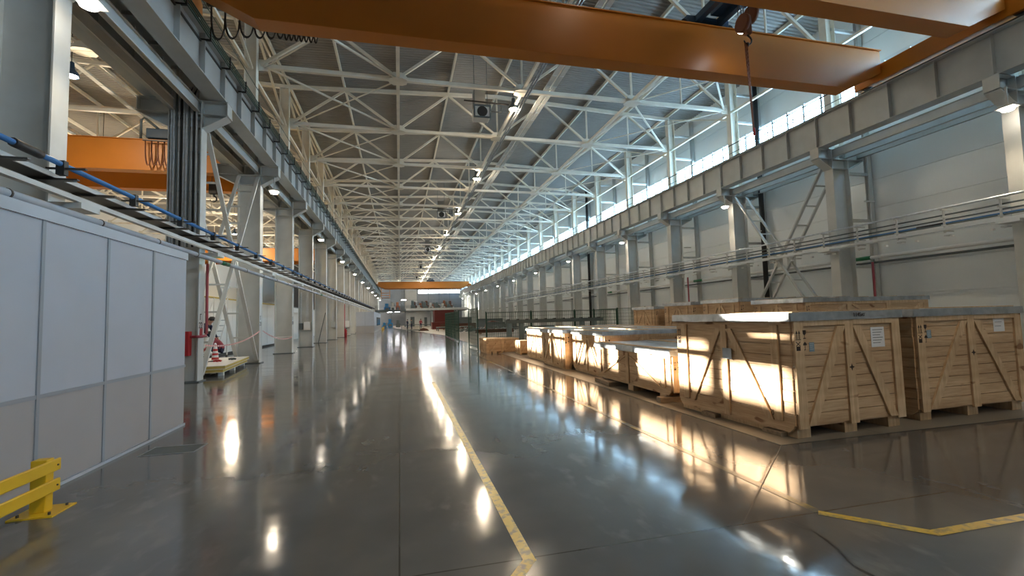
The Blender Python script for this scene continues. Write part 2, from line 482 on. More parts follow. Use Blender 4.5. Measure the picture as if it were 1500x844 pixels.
# walkway plate with ribs between the two girders over the shared columns
wk = empty('walkway_plate', (LX, 0, 0), 'ribbed dark walkway plate bridging the twin girders over the shared columns', 'walkway')
MB().box(-.6, .6, -11.9, 129, 9.66, 9.68).build('plate', 'girder_steel', wk)
repeat(MB().box(-.6, .6, -.03, .03, 9.56, 9.66).build('rib', 'grey_steel', wk), [YF[0] - 8 + 1.3 * i for i in range(92)])
rw = empty('walkway_plate', (18.75, 0, 0), 'grey service walkway between runway girder and windowed wall with handrail', 'walkway')
MB().box(-1.0, -.45, -11.9, 136, 9.68, 9.7).build('plate', 'grey_steel', rw)
hr = MB().tube([(-.95, -11, 10.75), (-.95, 136, 10.75)], .025, 6).tube([(-.95, -11, 10.3), (-.95, 136, 10.3)], .015, 6)
y = YF[0] - 18
while y < 135:
    hr.tube([(-.95, y, 9.7), (-.95, y, 10.75)], .02, 5); y += 1.5
hr.build('railing', 'rail_dark', rw)
# long channels resting on the brackets
def channel(x, z0, z1, label, y1=129, wd=.07):
    c = MB().box(x - wd, x + wd, -11.9, y1, z0, z0 + .02).box(x - wd, x + wd, -11.9, y1, z1 - .02, z1).box(x - .01, x + .01, -11.9, y1, z0, z1)
    tag(c.build('tie_channel', 'tie_steel'), label, 'beam')
channel(-5.83, 8.05, 8.40, 'pale blue-grey channel beam between column heads, aisle side of the shared row')
channel(-6.48, 8.05, 8.40, 'grey channel beam between column heads, neighbouring hall side of the shared row')
channel(18.0, 8.05, 8.40, 'grey channel beam between column heads under the windowed side girder', 136)
channel(18.68, 8.05, 8.40, 'second grey channel beam behind the column heads on the windowed side', 136)
channel(19.5, 8.12, 8.40, 'outer grey channel beam on the bracket ends beside the windowed wall', 136)
# conductor bars along the aisle face of the shared-side girder
cb = empty('conductor_bar', (-5.0, 0, 0), 'dark green conductor bars running along the top of the shared side girder', 'conductor rail')
for k in range(4):
    MB().box(-.07, -.045, -10, 136, 9.62 + k * .085, 9.65 + k * .085).build('bar', 'green_mesh', cb)
repeat(MB().box(-.3, -.03, -.03, .03, 9.56, 9.6).box(-.05, -.02, -.03, .03, 9.56, 9.95).build('bracket', 'black', cb), [YF[0] - 6 + 1.5 * i for i in range(88)])
tag(MB().tube([(-4.95, -10, 10.2), (-4.95, 136, 10.2)], .012, 5).build('guard_wire', 'green_mesh'), 'thin green guard wire above the conductor bars on the shared side', 'wire')

# ladder-like X bracing between two columns: bay, both rows
def x_brace(name, xc, sgn, y0, label):
    b = empty(name, (xc, y0, 0), label, 'bracing')
    def leg(p, q):
        m = MB()
        p1, q1 = Vector(p), Vector(q)
        for dx in (-.36, .36):
            m.bar(p1 + Vector((dx, 0, 0)), q1 + Vector((dx, 0, 0)), .07, .13, (1, 0, 0))
        L_ = (q1 - p1).length; n = max(2, int(L_ / .95))
        for k in range(1, n):
            c = p1.lerp(q1, k / n)
            m.bar(c + Vector((-.36, 0, 0)), c + Vector((.36, 0, 0)), .05, .06)
        m.build('lattice_leg', 'grey_steel', b)
    c = (0, 3, 4.0)
    leg((0, .28, 7.9), c); leg((0, 5.72, 7.9), c); leg((0, .28, .15), c); leg((0, 5.72, .15), c)
    MB().box(-.40, -.38, 2.75, 3.25, 3.72, 4.28).box(.38, .40, 2.75, 3.25, 3.72, 4.28).build('gusset', 'grey_steel', b)
for (i, where) in ((1, 'second and third'), (10, 'eleventh and twelfth')):
    x_brace('column_bracing', LX, 1, YF[i], 'grey lattice X bracing between %s columns of the shared row' % where)
    x_brace('column_bracing', RX, -1, YF[i], 'grey lattice X bracing between %s columns beside the windowed wall' % where)

# ------------------------------------------------------------------ roof trusses
def make_truss(cx, y, label, group):
    t = empty('roof_truss', (cx, y, 0), label, 'roof truss', group)
    ZB = 12.93
    MB().box(-11.7, 11.7, -.09, .09, ZB - .09, ZB + .09).build('bottom_chord', 'warm_lit_steel', t)
    MB().bar((-12.2, 0, truss_top(-12.2, 0)), (0, 0, truss_top(0, 0)), .18, .2).bar((12.2, 0, truss_top(12.2, 0)), (0, 0, truss_top(0, 0)), .18, .2).build('top_chord', 'warm_lit_steel', t)
    bots = [-11.9, -6.05, 0, 6.05, 11.9]; tops = [-9.05, -3.05, 3.05, 9.05]
    for k in range(4):
        tp = (tops[k], 0, truss_top(tops[k], 0) - .05)
        for bx in (bots[k], bots[k + 1]):
            MB().bar((bx, 0, ZB + .05), tp, .12, .12).build('diagonal', 'warm_lit_steel', t)
    for bx in (-6.05, 0, 6.05):
        MB().bar((bx, 0, ZB), (bx, 0, truss_top(bx, 0)), .09, .09).build('vertical', 'warm_lit_steel', t)
    MB().bar((9.05, 0, ZB), (9.05, 0, truss_top(9.05, 0)), .07, .07).build('vertical', 'warm_lit_steel', t)
    for bx in bots[1:4]:
        g = MB()
        g.prism([(bx - .42, ZB - .12), (bx + .42, ZB - .12), (bx + .42, ZB + .1), (bx + .2, ZB + .3), (bx - .2, ZB + .3), (bx - .42, ZB + .1)], 1, -.1, .1)
        g.prism([(bx - .4, -.22), (bx - .2, -.36), (bx + .2, -.36), (bx + .4, -.22), (bx + .4, .22), (bx + .2, .36), (bx - .2, .36), (bx - .4, .22)], 2, ZB - .11, ZB - .09)
        g.build('gusset', 'warm_lit_steel', t)
    for s in (-1, 1):
        MB().box(min(s * 11.6, s * 12.0), max(s * 11.6, s * 12.0), -.02, .02, ZB - .2, ZB + .3).build('gusset', 'warm_lit_steel', t)
    KIDS[t.name] = [x for x in bpy.data.objects if x.parent == t]
    return t
t0 = make_truss(CX, YF[0], 'warm-lit steel roof truss above the crane bridge, first from the camera in this hall', 'roof trusses of this hall')
for i in range(1, 22):
    dup(t0, (CX, YF[i], 0), 'warm-lit steel roof truss spanning this hall, %s from the camera' % ORD[i])
for i in range(1, 15):
    dup(t0, (-18.33, YF[i], 0), 'warm-lit steel roof truss over the neighbouring hall, %s from the camera' % ORD[i], 'roof trusses of the neighbouring hall')
# ties, purlins
def line(name, mat, x, z, w, h, label, cat, y0=YB + .5, y1=YEND):
    tag(MB().box(x - w / 2, x + w / 2, y0, y1, z - h / 2, z + h / 2).build(name, mat), label, cat)
PN = ['eaves purlin on the shared side', 'purlin one step in from the shared side eaves', 'purlin over the quarter line on the shared side', 'purlin just short of the ridge on the shared side',
      'ridge purlin along the hall middle', 'purlin just past the ridge on the windowed side', 'purlin over the quarter line on the windowed side', 'purlin one step in from the windowed eaves', 'eaves purlin on the windowed side']
for k in range(9):
    x = CX - 12.1 + k * 3.025
    line('roof_purlin', 'warm_lit_steel', x, truss_top(x) + .22, .10, .2, 'warm-lit ' + PN[k] + ' under the corrugated roof', 'purlin')
    xn = -18.33 - 12.1 + k * 3.025
    line('roof_purlin', 'warm_lit_steel', xn, truss_top(xn, -18.33) + .22, .10, .2, 'warm-lit ' + PN[k].replace('shared side', 'far side').replace('windowed', 'near').replace('the hall middle', 'its middle') + ', neighbouring hall roof', 'purlin', y1=129.5)
line('tie_beam', 'warm_lit_steel', CX - 6.05, 12.93, .16, .16, 'warm-lit tie beam along the truss bottoms at the quarter line, shared side', 'tie beam', YF[1] - 6)
line('tie_beam', 'warm_lit_steel', CX + 6.05, 12.93, .16, .16, 'warm-lit tie beam along the truss bottoms at the quarter line, windowed side', 'tie beam', YF[1] - 6)
line('tie_beam', 'warm_lit_steel', CX, 12.93, .14, .14, 'warm-lit tie beam along the truss bottoms in the hall middle', 'tie beam', YF[1] - 6)
line('tie_beam', 'warm_lit_steel', 18.34, 12.85, .12, .12, 'warm-lit strut joining the upper columns on the windowed side', 'tie beam')
line('tie_beam', 'warm_lit_steel', -6.3, 12.85, .12, .12, 'warm-lit strut joining the upper columns on the shared side', 'tie beam')
line('tie_beam', 'warm_lit_steel', -18.33, 12.93, .14, .14, 'warm-lit tie beam along the middle of the neighbouring hall trusses', 'tie beam', y1=129)
def cross(x0, x1, ya, yb, label, group, first=[]):
    if not first:
        o = empty('cross_brace', (x0, ya, 12.93), label, 'bracing', group)
        d = x1 - x0; e = yb - ya
        a = MB().bar((0, 0, .02), (d, e, .02), .08, .08).build('brace_rod', 'warm_lit_steel', o)
        b = MB().bar((0, e, -.05), (d, 0, -.05), .05, .05).build('brace_rod', 'warm_lit_steel', o)
        KIDS[o.name] = [a, b]; first.append(o)
        return o
    return dup(first[0], (x0, ya, 12.93), label, group)
for i in range(1, 21):
    cross(CX - 11.75, CX - 6.05, YF[i], YF[i + 1], 'flat warm-lit cross brace beside the shared row, in the %s roof bay' % ORD[i - 1], 'roof cross braces, shared side')
f2 = []
for i in range(1, 21):
    cross(CX + 11.75 - 5.7, CX + 11.75, YF[i], YF[i + 1], 'flat warm-lit cross brace beside the windowed wall, in the %s roof bay' % ORD[i - 1], 'roof cross braces, windowed side')
for i in range(2, 12):
    cross(-18.33 + 6.05, -18.33 + 11.75, YF[i], YF[i + 1], 'flat warm-lit cross brace of the neighbouring hall roof, in its %s bay' % ORD[i - 2], 'roof cross braces, neighbouring hall')
# slanted knee braces from upper columns along the row (eaves bracing)
def knee(x, z0, z1, label_f, group, mat='warm_lit_steel'):
    src = tag(MB().bar((0, .2, z0), (0, 5.8, z1), .1, .1).build('eaves_brace', mat), label_f % ORD[0], 'bracing', group)
    src.location = (x, YF[1], 0)
    for i in range(2, 21):
        c = src.copy(); COL.objects.link(c); c.location = (x, YF[i], 0); c['label'] = label_f % ORD[i - 1]
knee(-6.1, 14.9, 12.7, 'slanted warm-lit eaves brace of the shared row, %s bay from the camera', 'eaves braces, shared side')
knee(18.3, 12.5, 14.9, 'slanted pale eaves brace above the windows, %s bay from the camera', 'eaves braces, windowed side')

# ------------------------------------------------------------------ lamps
def light(kind, loc, power, color, size, parent=None, aim=(0, 0, -1), angle=150, blend=.6):
    l = bpy.data.lights.new('lamp_light', kind); l.energy = power; l.color = color; l.shadow_soft_size = size
    if kind == 'SPOT': l.spot_size = math.radians(angle); l.spot_blend = blend
    o = bpy.data.objects.new('lamp_light', l); COL.objects.link(o)
    o.rotation_euler = Vector(aim).to_track_quat('-Z', 'Y').to_euler(); o.location = loc
    if parent: o.parent = parent
    return o
WARM, COOL = (1, .82, .58), (1, .90, .76)
def make_pendant(loc, label, group, zdrop=.6):
    p = empty('pendant_lamp', loc, label, 'lamp', group)
    MB().lathe([(.02, .62), (.09, .6), (.11, .34), (.13, .30), (.24, .16), (.27, .02), (.25, 0), (.22, .02), (.22, .12), (.1, .2)], n=18).build('housing', 'crane_blue' if loc[0] < -8 else 'machine_grey', p, smooth=True)
    MB().lathe([(.001, -.05), (.15, -.03), (.215, .03), (.215, .06), (.001, .06)], n=18).build('lens', 'lamp_cool' if loc[0] < -8 else 'lamp', p, smooth=True)
    MB().tube([(0, 0, .6), (0, 0, .6 + zdrop)], .018, 6).build('hanger', 'black', p)
    return p
pd = make_pendant((6.03, 23, 12.72), 'bell-shaped pendant lamp hanging under the roof middle, first of the row from the camera', 'pendant lamps in the hall middle')
light('SPOT', (0, 0, -.12), PENDANT_W, WARM, .2, pd, angle=170)
light('POINT', (0, 0, -.3), PENDANT_W * .3, WARM, .2, pd)
kids(pd)
for k in range(1, 10):
    dup(pd, (6.03, 23 + 12.4 * k, 12.72), 'bell-shaped pendant lamp hanging under the roof middle, %s of the row from the camera' % ORD[k])
for k in range(1, 5):
    dup(pd, (6.03, 10.6 - 12.4 * k, 12.72), 'pendant lamp under the roof behind the camera, %s of them' % ORD[k - 1])
dup(pd, (6.03, 10.6, 12.72), 'bell-shaped pendant lamp above the crane bridge, hidden from the row by its beams', skip=('lamp_light',))
pn = make_pendant((-13.0, 21.9, 12.0), 'cool white pendant lamp with dark neck in the neighbouring hall, beside the wide first column', 'pendant lamps of the neighbouring hall', 3.3)
light('SPOT', (0, 0, -.12), NEIGHBOUR_W, WARM, .2, pn, angle=170)
light('POINT', (0, 0, -.3), NEIGHBOUR_W * .45, WARM, .2, pn)
kids(pn)
for k in range(1, 7):
    dup(pn, (-18.3, 21.9 + 12 * k, 12.0), 'pendant lamp in the middle of the neighbouring hall, %s beyond its orange crane' % ORD[k - 1])
for ch in kids(pn):
    if ch.type == 'LIGHT': ch.data = ch.data.copy(); ch.data.energy *= .22
dup(pn, (-18.3, 10, 12.0), 'pendant lamp of the neighbouring hall before its orange crane')
def make_flood(side):
    f = empty('floodlight', (0, 0, 0), 'x', 'lamp', 'x')
    s = side
    MB().box(-.18, .18, -.22, .22, .06, .12).box(-.02, .02, -.02, .02, .12, .7).build('housing', 'grey_steel', f)
    MB().lathe([(.001, -.04), (.13, -.02), (.17, .05), (.001, .06)], n=14).build('lens', 'lamp', f, smooth=True)
    light('SPOT', (s * .05, 0, -.1), FLOOD_W, WARM, .12, f, aim=(s * .55, 0, -.85), angle=140)
    kids(f)
    return f
fl = make_flood(1); fl.location = (-5.15, YF[0] - .35, 7.2)
fl['label'] = 'glowing floodlight hung under the first bracket of the shared row, beside the wide column'; fl['group'] = 'floodlights on the shared row'
for k, i in enumerate(range(2, 21, 2)):
    dup(fl, (-5.15, YF[i] - .35, 7.2), 'small glowing floodlight under a column bracket of the shared row, %s after the big one' % ORD[k])
fr_ = make_flood(-1); fr_.location = (17.35, YF[0] - .25, 7.3)
fr_['label'] = 'elongated bright floodlight under the cream bracket at the picture edge, windowed side'; fr_['group'] = 'floodlights on the windowed row'
for k, i in enumerate(range(2, 21, 2)):
    dup(fr_, (17.35, YF[i] - .25, 7.3), 'small glowing floodlight under a column bracket of the windowed row, %s beyond the big one' % ORD[k])

# cable trays and pipes under the roof
def tray(x, z, label, y0=12, y1=128):
    t = empty('cable_tray', (x, 0, z), label, 'cable tray')
    MB().box(-.11, -.09, y0, y1, -.03, .05).box(.09, .11, y0, y1, -.03, .05).box(-.09, .09, y0, y1, -.03, -.02).build('tray', 'tie_steel', t)
    m = MB()
    for dx in (-.05, 0, .05): m.tube([(dx, y0, .02), (dx, y1, .02)], .028, 5)
    m.build('cable', 'rail_dark', t)
    m = MB(); y = y0
    while y < y1: m.box(-.1, .1, y - .02, y + .02, -.045, .06); y += 1
    m.build('clip', 'conduit', t)
tray(7.35, 13.15, 'first of two dark cable trays running under the roof beside the lamp row')
tray(7.68, 13.15, 'second of two dark cable trays under the roof, closer to the windows')
tray(-13.6, 13.15, 'dark clipped cable tray under the neighbouring hall roof', 8, 100)
pp = empty('roof_pipe', (6.25, 0, 12.72), 'pair of grey pipes running lengthwise under the middle of the trusses', 'pipe')
for dx in (0, .13): MB().tube([(dx, 8, 0), (dx, YEND - .5, 0)], .045, 8).build('pipe', 'galvanised', pp, smooth=True)
h = empty('fan_heater', (4.3, 23.2, 12.1), 'beige box fan heater hanging under the roof short of the first pendant lamp', 'heater')
MB().box(-.42, .42, -.35, .35, 0, .62).build('casing', 'cream_white', h, bevel=.02)
MB().lathe([(.27, 0), (.27, .05), (.001, .05)], n=20).build('fan', 'black', h).matrix_local = Matrix.Translation((0, -.36, .3)) @ Matrix.Rotation(PI / 2, 4, 'X')
MB().box(-.46, .46, -.40, -.35, -.04, .04).box(-.46, .46, -.40, -.35, .58, .66).box(-.46, -.38, -.4, -.35, .04, .58).box(.38, .46, -.4, -.35, .04, .58).build('front_frame', 'machine_grey', h)
MB().box(-.36, -.33, 0, .03, .62, 3.72).box(.33, .36, 0, .03, .62, 3.72).build('hanger', 'machine_grey', h)
MB().tube([(.42, 0, .5), (1.1, 0, .5), (1.1, 0, .85)], .03, 6).tube([(-.9, 0, 1.0), (1.5, -.1, .9)], .04, 6).build('feed_pipe', 'black', h)
MB().box(-.3, .3, .3, .9, .7, 1.9).build('air_duct', 'deck', h)
for k in range(1, 5):
    dup(h, (4.3, 23.2 + 24 * k, 12.1), 'box fan heater under the roof, %s one further down the hall' % ORD[k])

# ------------------------------------------------------------------ pipes and tray on the shared row
sp = empty('service_rack', (-5.3, 0, 0), 'cable rack on the shared columns with pale channel, arms and open tray', 'cable rack')
MB().box(-.05, .05, -8, 100, 3.79, 3.87).build('channel', 'tie_steel', sp)
MB().box(-.34, -.30, -8, 100, 4.03, 4.10).box(.02, .05, -8, 100, 4.03, 4.10).build('tray_rim', 'grey_steel', sp)
MB().box(-.30, .02, -8, 100, 4.03, 4.035).build('tray_floor', 'rail_dark', sp)
m = MB()
for dx in (-.26, -.20, -.13, -.06): m.tube([(dx, -8, 4.06), (dx, 100, 4.06)], .022, 5)
m.build('cable', 'rail_dark', sp)
arm = None
for i in range(106):
    y = -7.4 + i * 1.0
    if i < 100:
        a = MB().prism([(-.36, 3.99), (.34, 4.0), (.34, 4.02), (-.1, 4.03), (-.36, 4.03)], 1, -.03, .03).box(-.36, .3, -.05, .05, 3.985, 3.995).build('arm', 'rail_dark', sp) if arm is None else arm.copy()
        if arm is None: arm = a
        else: COL.objects.link(a)
        a.location.y = y
repeat(MB().box(-.40, .08, -.25, .25, 3.68, 3.78).build('console', 'grey_steel', sp), [YF[0] + 6 * (i - 1) for i in range(17)])
b = empty('blue_pipe', (-5.12, 0, 4.22), 'bright blue pipe running along the cable rack of the shared columns', 'pipe')
MB().tube([(0, -8, 0), (0, 100, 0)], .042, 10).build('pipe', 'blue_pipe', b, smooth=True)
MB().tube([(0, 7.55, 0), (0, 7.65, 0), (0, 7.95, 0), (0, 8.05, 0)], .065, 10).build('coupling', 'black', b, smooth=True)
cl0 = None
for i in range(54):
    y = -7.9 + 2 * i
    c = MB().box(-.055, .055, -.05, .05, -.17, .055).box(-.2, .32, -.03, .03, -.075, -.055).build('clamp', 'black', b) if cl0 is None else cl0.copy()
    if cl0 is None: cl0 = c
    else: COL.objects.link(c)
    c.location.y = y + .4
g = empty('grey_pipe', (-5.2, 0, 3.52), 'long grey pipe with green band running past the booth top along the shared columns', 'pipe')
MB().tube([(0, -8, 0), (0, 100, 0)], .062, 12).build('pipe', 'grey_pipe', g, smooth=True)
MB().tube([(0, 15.3, 0), (0, 15.95, 0)], .066, 12).build('green_band', 'green', g, smooth=True)
MB().tube([(0, 33, 0), (0, 33.6, 0)], .066, 12).build('green_band', 'green', g, smooth=True)
for i in range(24):
    y = 3.6 + 2.0 * i
    MB().tube([(0, y, 0), (0, y + .03, 0)], .072, 12).build('clip', 'rail_dark', g)
cabs = empty('conduit_bundle', (LX, YF[1] - .22, 0), 'bundle of shiny conduits and dark cables climbing the column beyond the booth', 'conduit')
rr_ = random.Random(3)
for k in range(11):
    x = -.34 + k * .066
    r = (.022, .030, .024, .016, .028)[k % 5]
    MB().tube([(x, 0, 3.95), (x, 0, 8.6), (x, .5, 9.3)], r, 8).build('conduit', ('conduit', 'conduit', 'machine_grey', 'conduit', 'black')[k % 5], cabs, smooth=True)
for zz in (4.4, 5.6, 6.8, 7.8):
    MB().box(-.40, .40, .03, .07, zz, zz + .05).build('clip_rail', 'galvanised', cabs)
# red fire riser and hose box
f = empty('fire_riser', (-5.66, YF[1] - .28, 0), 'red fire riser pipe with elbow into a red hose box on the first full column', 'fire riser')
MB().tube([(.04, .40, 3.5), (.04, .40, 1.40), (.04, .34, 1.33), (.04, .06, 1.32), (-.02, 0, 1.32), (-.24, 0, 1.32)], .040, 10).build('pipe', 'pipe_red', f, smooth=True)
MB().box(-.62, -.22, -.14, .08, .78, 1.48).build('hose_box', 'red', f, bevel=.01)
# stencilled marks on the first columns
def text(name, body, loc, rot, size, mat, parent=None, label=None, cat=None, ext=.002):
    c = bpy.data.curves.new(name, 'FONT'); c.body = body; c.size = size; c.extrude = ext; c.align_x = 'CENTER'; c.align_y = 'CENTER'; c.space_line = .95
    c.materials.append(MAT[mat])
    o = bpy.data.objects.new(name, c); COL.objects.link(o); o.rotation_euler = rot
    dg = bpy.context.evaluated_depsgraph_get(); dg.update()
    me = bpy.data.meshes.new_from_object(o.evaluated_get(dg)); bpy.data.objects.remove(o)
    if not me.materials: me.materials.append(MAT[mat])
    o = bpy.data.objects.new(name, me); COL.objects.link(o); o.rotation_euler = rot
    if parent: o.parent = parent
    o.location = loc
    return o
for i, t in ((1, 'Г\n22'), (2, 'Г\n21'), (3, 'Г\n20')):
    tag(text('column_number', t, (-5.715, YF[i] - .05, 1.76), (PI / 2, 0, PI / 2), .25, 'stencil'), 'black stencilled column mark on the %s column of the shared row' % ORD[i], 'sign')
tag(MB().box(-.003, .003, -.09, .09, -.11, .11).build('fire_sign', 'red', loc=(-5.71, YF[1] - .02, 1.45)), 'small red fire sign under the stencilled column mark', 'sign')

# ------------------------------------------------------------------ rack on the windowed row
rk = empty('service_rack', (17.4, 0, 0), 'long open cable rack with round top rail on the windowed row of columns', 'cable rack')
MB().tube([(0, -8, 4.84), (0, 76, 4.84)], .035, 8).build('top_rail', 'conduit', rk, smooth=True)
MB().box(-.04, .04, -8, 76, 4.10, 4.19).box(.32, .38, -8, 76, 4.10, 4.16).build('lower_rail', 'frame_white', rk)
for zz, x in ((4.62, .1), (4.48, .22), (4.30, .1)):
    MB().tube([(x, -8, zz), (x, 76, zz)], .028, 6).build('cable', 'machine_grey', rk)
MB().tube([(.25, -8, 4.36), (.25, 76, 4.36)], .035, 8).build('blue_pipe', 'blue_pipe', rk, smooth=True)
MB().tube([(.25, 11.2, 4.36), (.25, 12.0, 4.36)], .05, 8).build('coupling', 'black', rk, smooth=True)
arm = None
for i in range(56):
    if arm is None:
        m = MB().box(.02, .06, -.025, .025, 4.02, 4.86)
        for zz in (4.76, 4.52, 4.24): m.prism([(-.06, zz), (.42, zz + .02), (.42, zz + .05), (-.06, zz + .05)], 1, -.03, .03)
        a = m.box(0, .4, -.03, .03, 4.06, 4.10).box(.1, .3, -.08, .08, 3.92, 3.96).build('hanger', 'grey_steel', rk); arm = a
    else: a = arm.copy(); COL.objects.link(a)
    a.location.y = -6.6 + 1.47 * i
ml = None
for i in range(22):
    if ml is None: a = MB().box(-.05, .05, -.04, .04, 3.88, 3.94).build('junction_box', 'cream_white', rk); ml = a
    else: a = ml.copy(); COL.objects.link(a)
    a.location = (.2, 9.9 + 1.05 * i, 0)
repeat(MB().box(-.06, .48, -.28, .28, 4.02, 4.10).build('console', 'frame_white', rk), YF[:12])
wp = empty('wall_pipe', (19.75, 0, 3.78), 'white pipe with green sleeve along the windowed wall behind the columns', 'pipe')
MB().tube([(0, -8, 0), (0, 120, 0)], .075, 10).build('pipe', 'cream_white', wp, smooth=True)
for y in (15.3, 26.6, 40): MB().tube([(0, y, 0), (0, y + .9, 0)], .085, 10).build('green_sleeve', 'green', wp, smooth=True)
tag(MB().tube([(19.8, -8, 3.56), (19.8, 120, 3.56)], .045, 8).build('wall_pipe', 'machine_grey', smooth=True), 'thin dark pipe just below the white pipe on the windowed wall', 'pipe')
def downpipe(x, y, label, top=9.6, mat='black', r=.13):
    d = empty('downpipe', (x, y, 0), label, 'pipe')
    MB().tube([(0, 0, 0), (0, 0, top)], r, 12).build('pipe', mat, d, smooth=True)
    MB().box(-.17, .35, -.03, .03, 2.0, 2.06).box(-.17, .35, -.03, .03, 6.0, 6.06).build('bracket', 'grey_steel', d)
downpipe(19.6, 21.0, 'thick black downpipe on the windowed wall beyond the lattice bracing', 15)
downpipe(19.6, 45.0, 'second thick black downpipe far along the windowed wall', 15)
downpipe(18.9, 27.0, 'thin red pipe behind the third windowed column', 4.0, 'pipe_red', .045)
downpipe(18.9, 14.6, 'thin red pipe beside the big column, behind the tall crates', 3.5, 'pipe_red', .045)

# ------------------------------------------------------------------ cranes
def make_crane(name, y, label, x0=-5.32, x1=17.5):
    c = empty(name, ((x0 + x1) / 2, y, 0), label, 'crane', None)
    hx = (x1 - x0) / 2
    for (ya, yb) in ((-1.87, -1.30), (1.68, 2.23)):
        g = MB()
        k0, k1 = hx - 1.76, hx - .25
        poly = [(-k1, 10.22), (-k0, 9.49), (k0, 9.49), (k1, 10.22), (k1, 11.03), (-k1, 11.03)]
        g.prism(poly, 1, ya, yb)
        o = g.build('main_beam', 'crane_orange', c, bevel=.008)
        MB().box(-k1, k1, ya - .07, yb + .07, 11.03, 11.06).build('top_flange', 'crane_orange', o)
        MB().box(-k1, k1, (ya + yb) / 2 - .03, (ya + yb) / 2 + .03, 11.06, 11.13).build('trolley_rail', 'rail_dark', o)
    for s in (-1, 1):
        x = s * hx
        MB().prism([(-2.45, 10.0), (2.75, 10.0), (2.75, 10.35), (2.3, 10.6), (-2.0, 10.6), (-2.45, 10.35)], 0, x - .2, x + .2).build('end_truck', 'crane_orange', c, bevel=.01)
        for yy in (-2.1, 2.4):
            MB().prism([(yy + .24 * math.cos(t * PI / 8), 10.17 + .24 * math.sin(t * PI / 8)) for t in range(16)], 0, x - .07, x + .07).build('wheel', 'black', c)
    return c
cr = make_crane('bridge_crane', 10.8, 'large orange double-beam bridge crane spanning the hall overhead')
kids(cr)
dup(cr, (CX, 117.5, 0), 'distant orange bridge crane in front of the end wall window')
cn = dup(cr, (-18.33, 28.0, 0), 'orange bridge crane in the neighbouring hall seen past the first columns')
dup(cr, (-18.33, 64.0, 0), 'second orange crane deeper in the neighbouring hall')
# cabin ladder cage of the distant crane
cg = empty('service_cage', (-3.3, 115.2, 8.6), 'small orange service cage hanging under the distant crane', 'cage')
m = MB()
for x in (-1, 1):
    for y in (-.6, .6): m.box(x - .05, x + .05, y - .05, y + .05, -1.5, 1.0)
for zz in (-1.5, -.9, -.3): 
    for y in (-.6, .6): m.box(-1, 1, y - .04, y + .04, zz, zz + .08)
m.build('frame', 'crane_orange', cg)
MB().box(-1, 1, -.6, .6, -1.55, -1.5).build('floor_plate', 'machine_grey', cg)
def trolley(loc, label, sgn=1):
    t = empty('hoist_trolley', loc, label, 'hoist')
    for yy in (-1.58, 1.96):
        MB().box(-.8, .8, yy - .1, yy + .1, .02, .34).build('carriage_beam', 'crane_blue', t, bevel=.01)
    for xx in (-.42, .42):
        MB().box(xx - .1, xx + .1, -1.48, 1.86, .1, .32).build('cross_beam', 'crane_blue', t, bevel=.01)
    MB().box(.0, .62, 1.0, 1.75, .32, .78).tube([(.3, 1.2, .55), (.95, 1.2, .55)], .2, 16).build('travel_motor', 'crane_blue', t, bevel=.02)
    MB().box(-.55, -.02, .75, 1.4, .55, 1.0).build('control_box', 'cream_white', t, bevel=.02)
    o = MB(); o.tube([(-.62, .1, .5), (.62, .1, .5)], .28, 20); o.build('rope_drum', 'crane_blue', t, smooth=True)
    MB().box(-.5, .1, -1.2, -.6, .3, .75).build('gearbox', 'machine_grey', t, bevel=.03)
    m = MB(); m.tube([(.15, -.9, .5), (.75, -.9, .5)], .17, 14); 
    for k in range(8): m.tube([(.2 + k * .06, -.9, .5), (.22 + k * .06, -.9, .5)], .19, 14)
    m.build('motor', 'crane_blue', t)
    for sx in (-1, 1):
        for sy in (-1.58, 1.96): MB().tube([(sx * .88, sy - .06, .1), (sx * .88, sy + .06, .1)], .12, 14).build('wheel', 'black', t)
    return t
tr1 = trolley((10.15, 10.8, 11.15), 'dark blue hoist trolley standing on top of the big orange crane')
hb = empty('hook_block', (10.15, 11.0, 9.9), 'brown double-sheave hook block hanging between the two crane beams', 'hook')
for sx in (-.14, .16):
    MB().tube([(sx - .07, 0, .42 + sx), (sx + .07, 0, .42 + sx)], .26, 20).build('sheave', 'hook_brown', hb, smooth=True)
MB().box(-.1, .1, -.09, .09, -.05, .45).build('cheek_plate', 'hook_brown', hb, bevel=.02)
m = MB(); m.tube([(0, 0, -.05)] + [(.13 * math.sin(a), 0, -.22 - .13 * math.cos(a) + .0) for a in [PI * .9 - k * .35 for k in range(13)]], .03, 8, .018); m.build('hook', 'black', hb, smooth=True)
m = MB()
for sx in (-.3, -.1, .1, .3): m.tube([(sx, 0, .5), (sx * .8, 0, 1.75)], .012, 6)
m.build('rope', 'rail_dark', hb)
cs = empty('chain_sling', (10.1, 11.0, 9.6), 'long dark chain sling hanging down from the crane hook with red grip', 'sling')
m = MB()
for k in range(46):
    z = -k * .06; a = k % 2
    m.bar((-.05 + .0025 * k, 0, z), (-.05 + .0025 * k, 0, z - .075), .045 if a else .016, .016 if a else .045)
    m.bar((.015 + .001 * k, 0, z), (.015 + .001 * k, 0, z - .075), .016 if a else .045, .045 if a else .016)
m.build('chain', 'hook_brown', cs)
MB().tube([(.07, 0, -2.6), (.085, 0, -2.82)], .035, 8).build('grip', 'red', cs, smooth=True)
MB().lathe([(.03, 0), (.05, -.05), (.03, -.12)], c=(.04, 0, 0), n=8).build('top_link', 'rail_dark', cs)
wl = empty('work_lamp', (10.42, 11.5, 10.30), 'bright work lamp fixed under the hoist trolley', 'lamp')
MB().box(-.1, .1, -.08, .08, 0, .12).box(-.01, .01, -.01, .01, .12, 1.0).build('housing', 'machine_grey', wl)
MB().lathe([(.001, -.05), (.1, -.03), (.12, .0), (.001, .01)], n=12).build('lens', 'lamp_cool', wl, smooth=True)
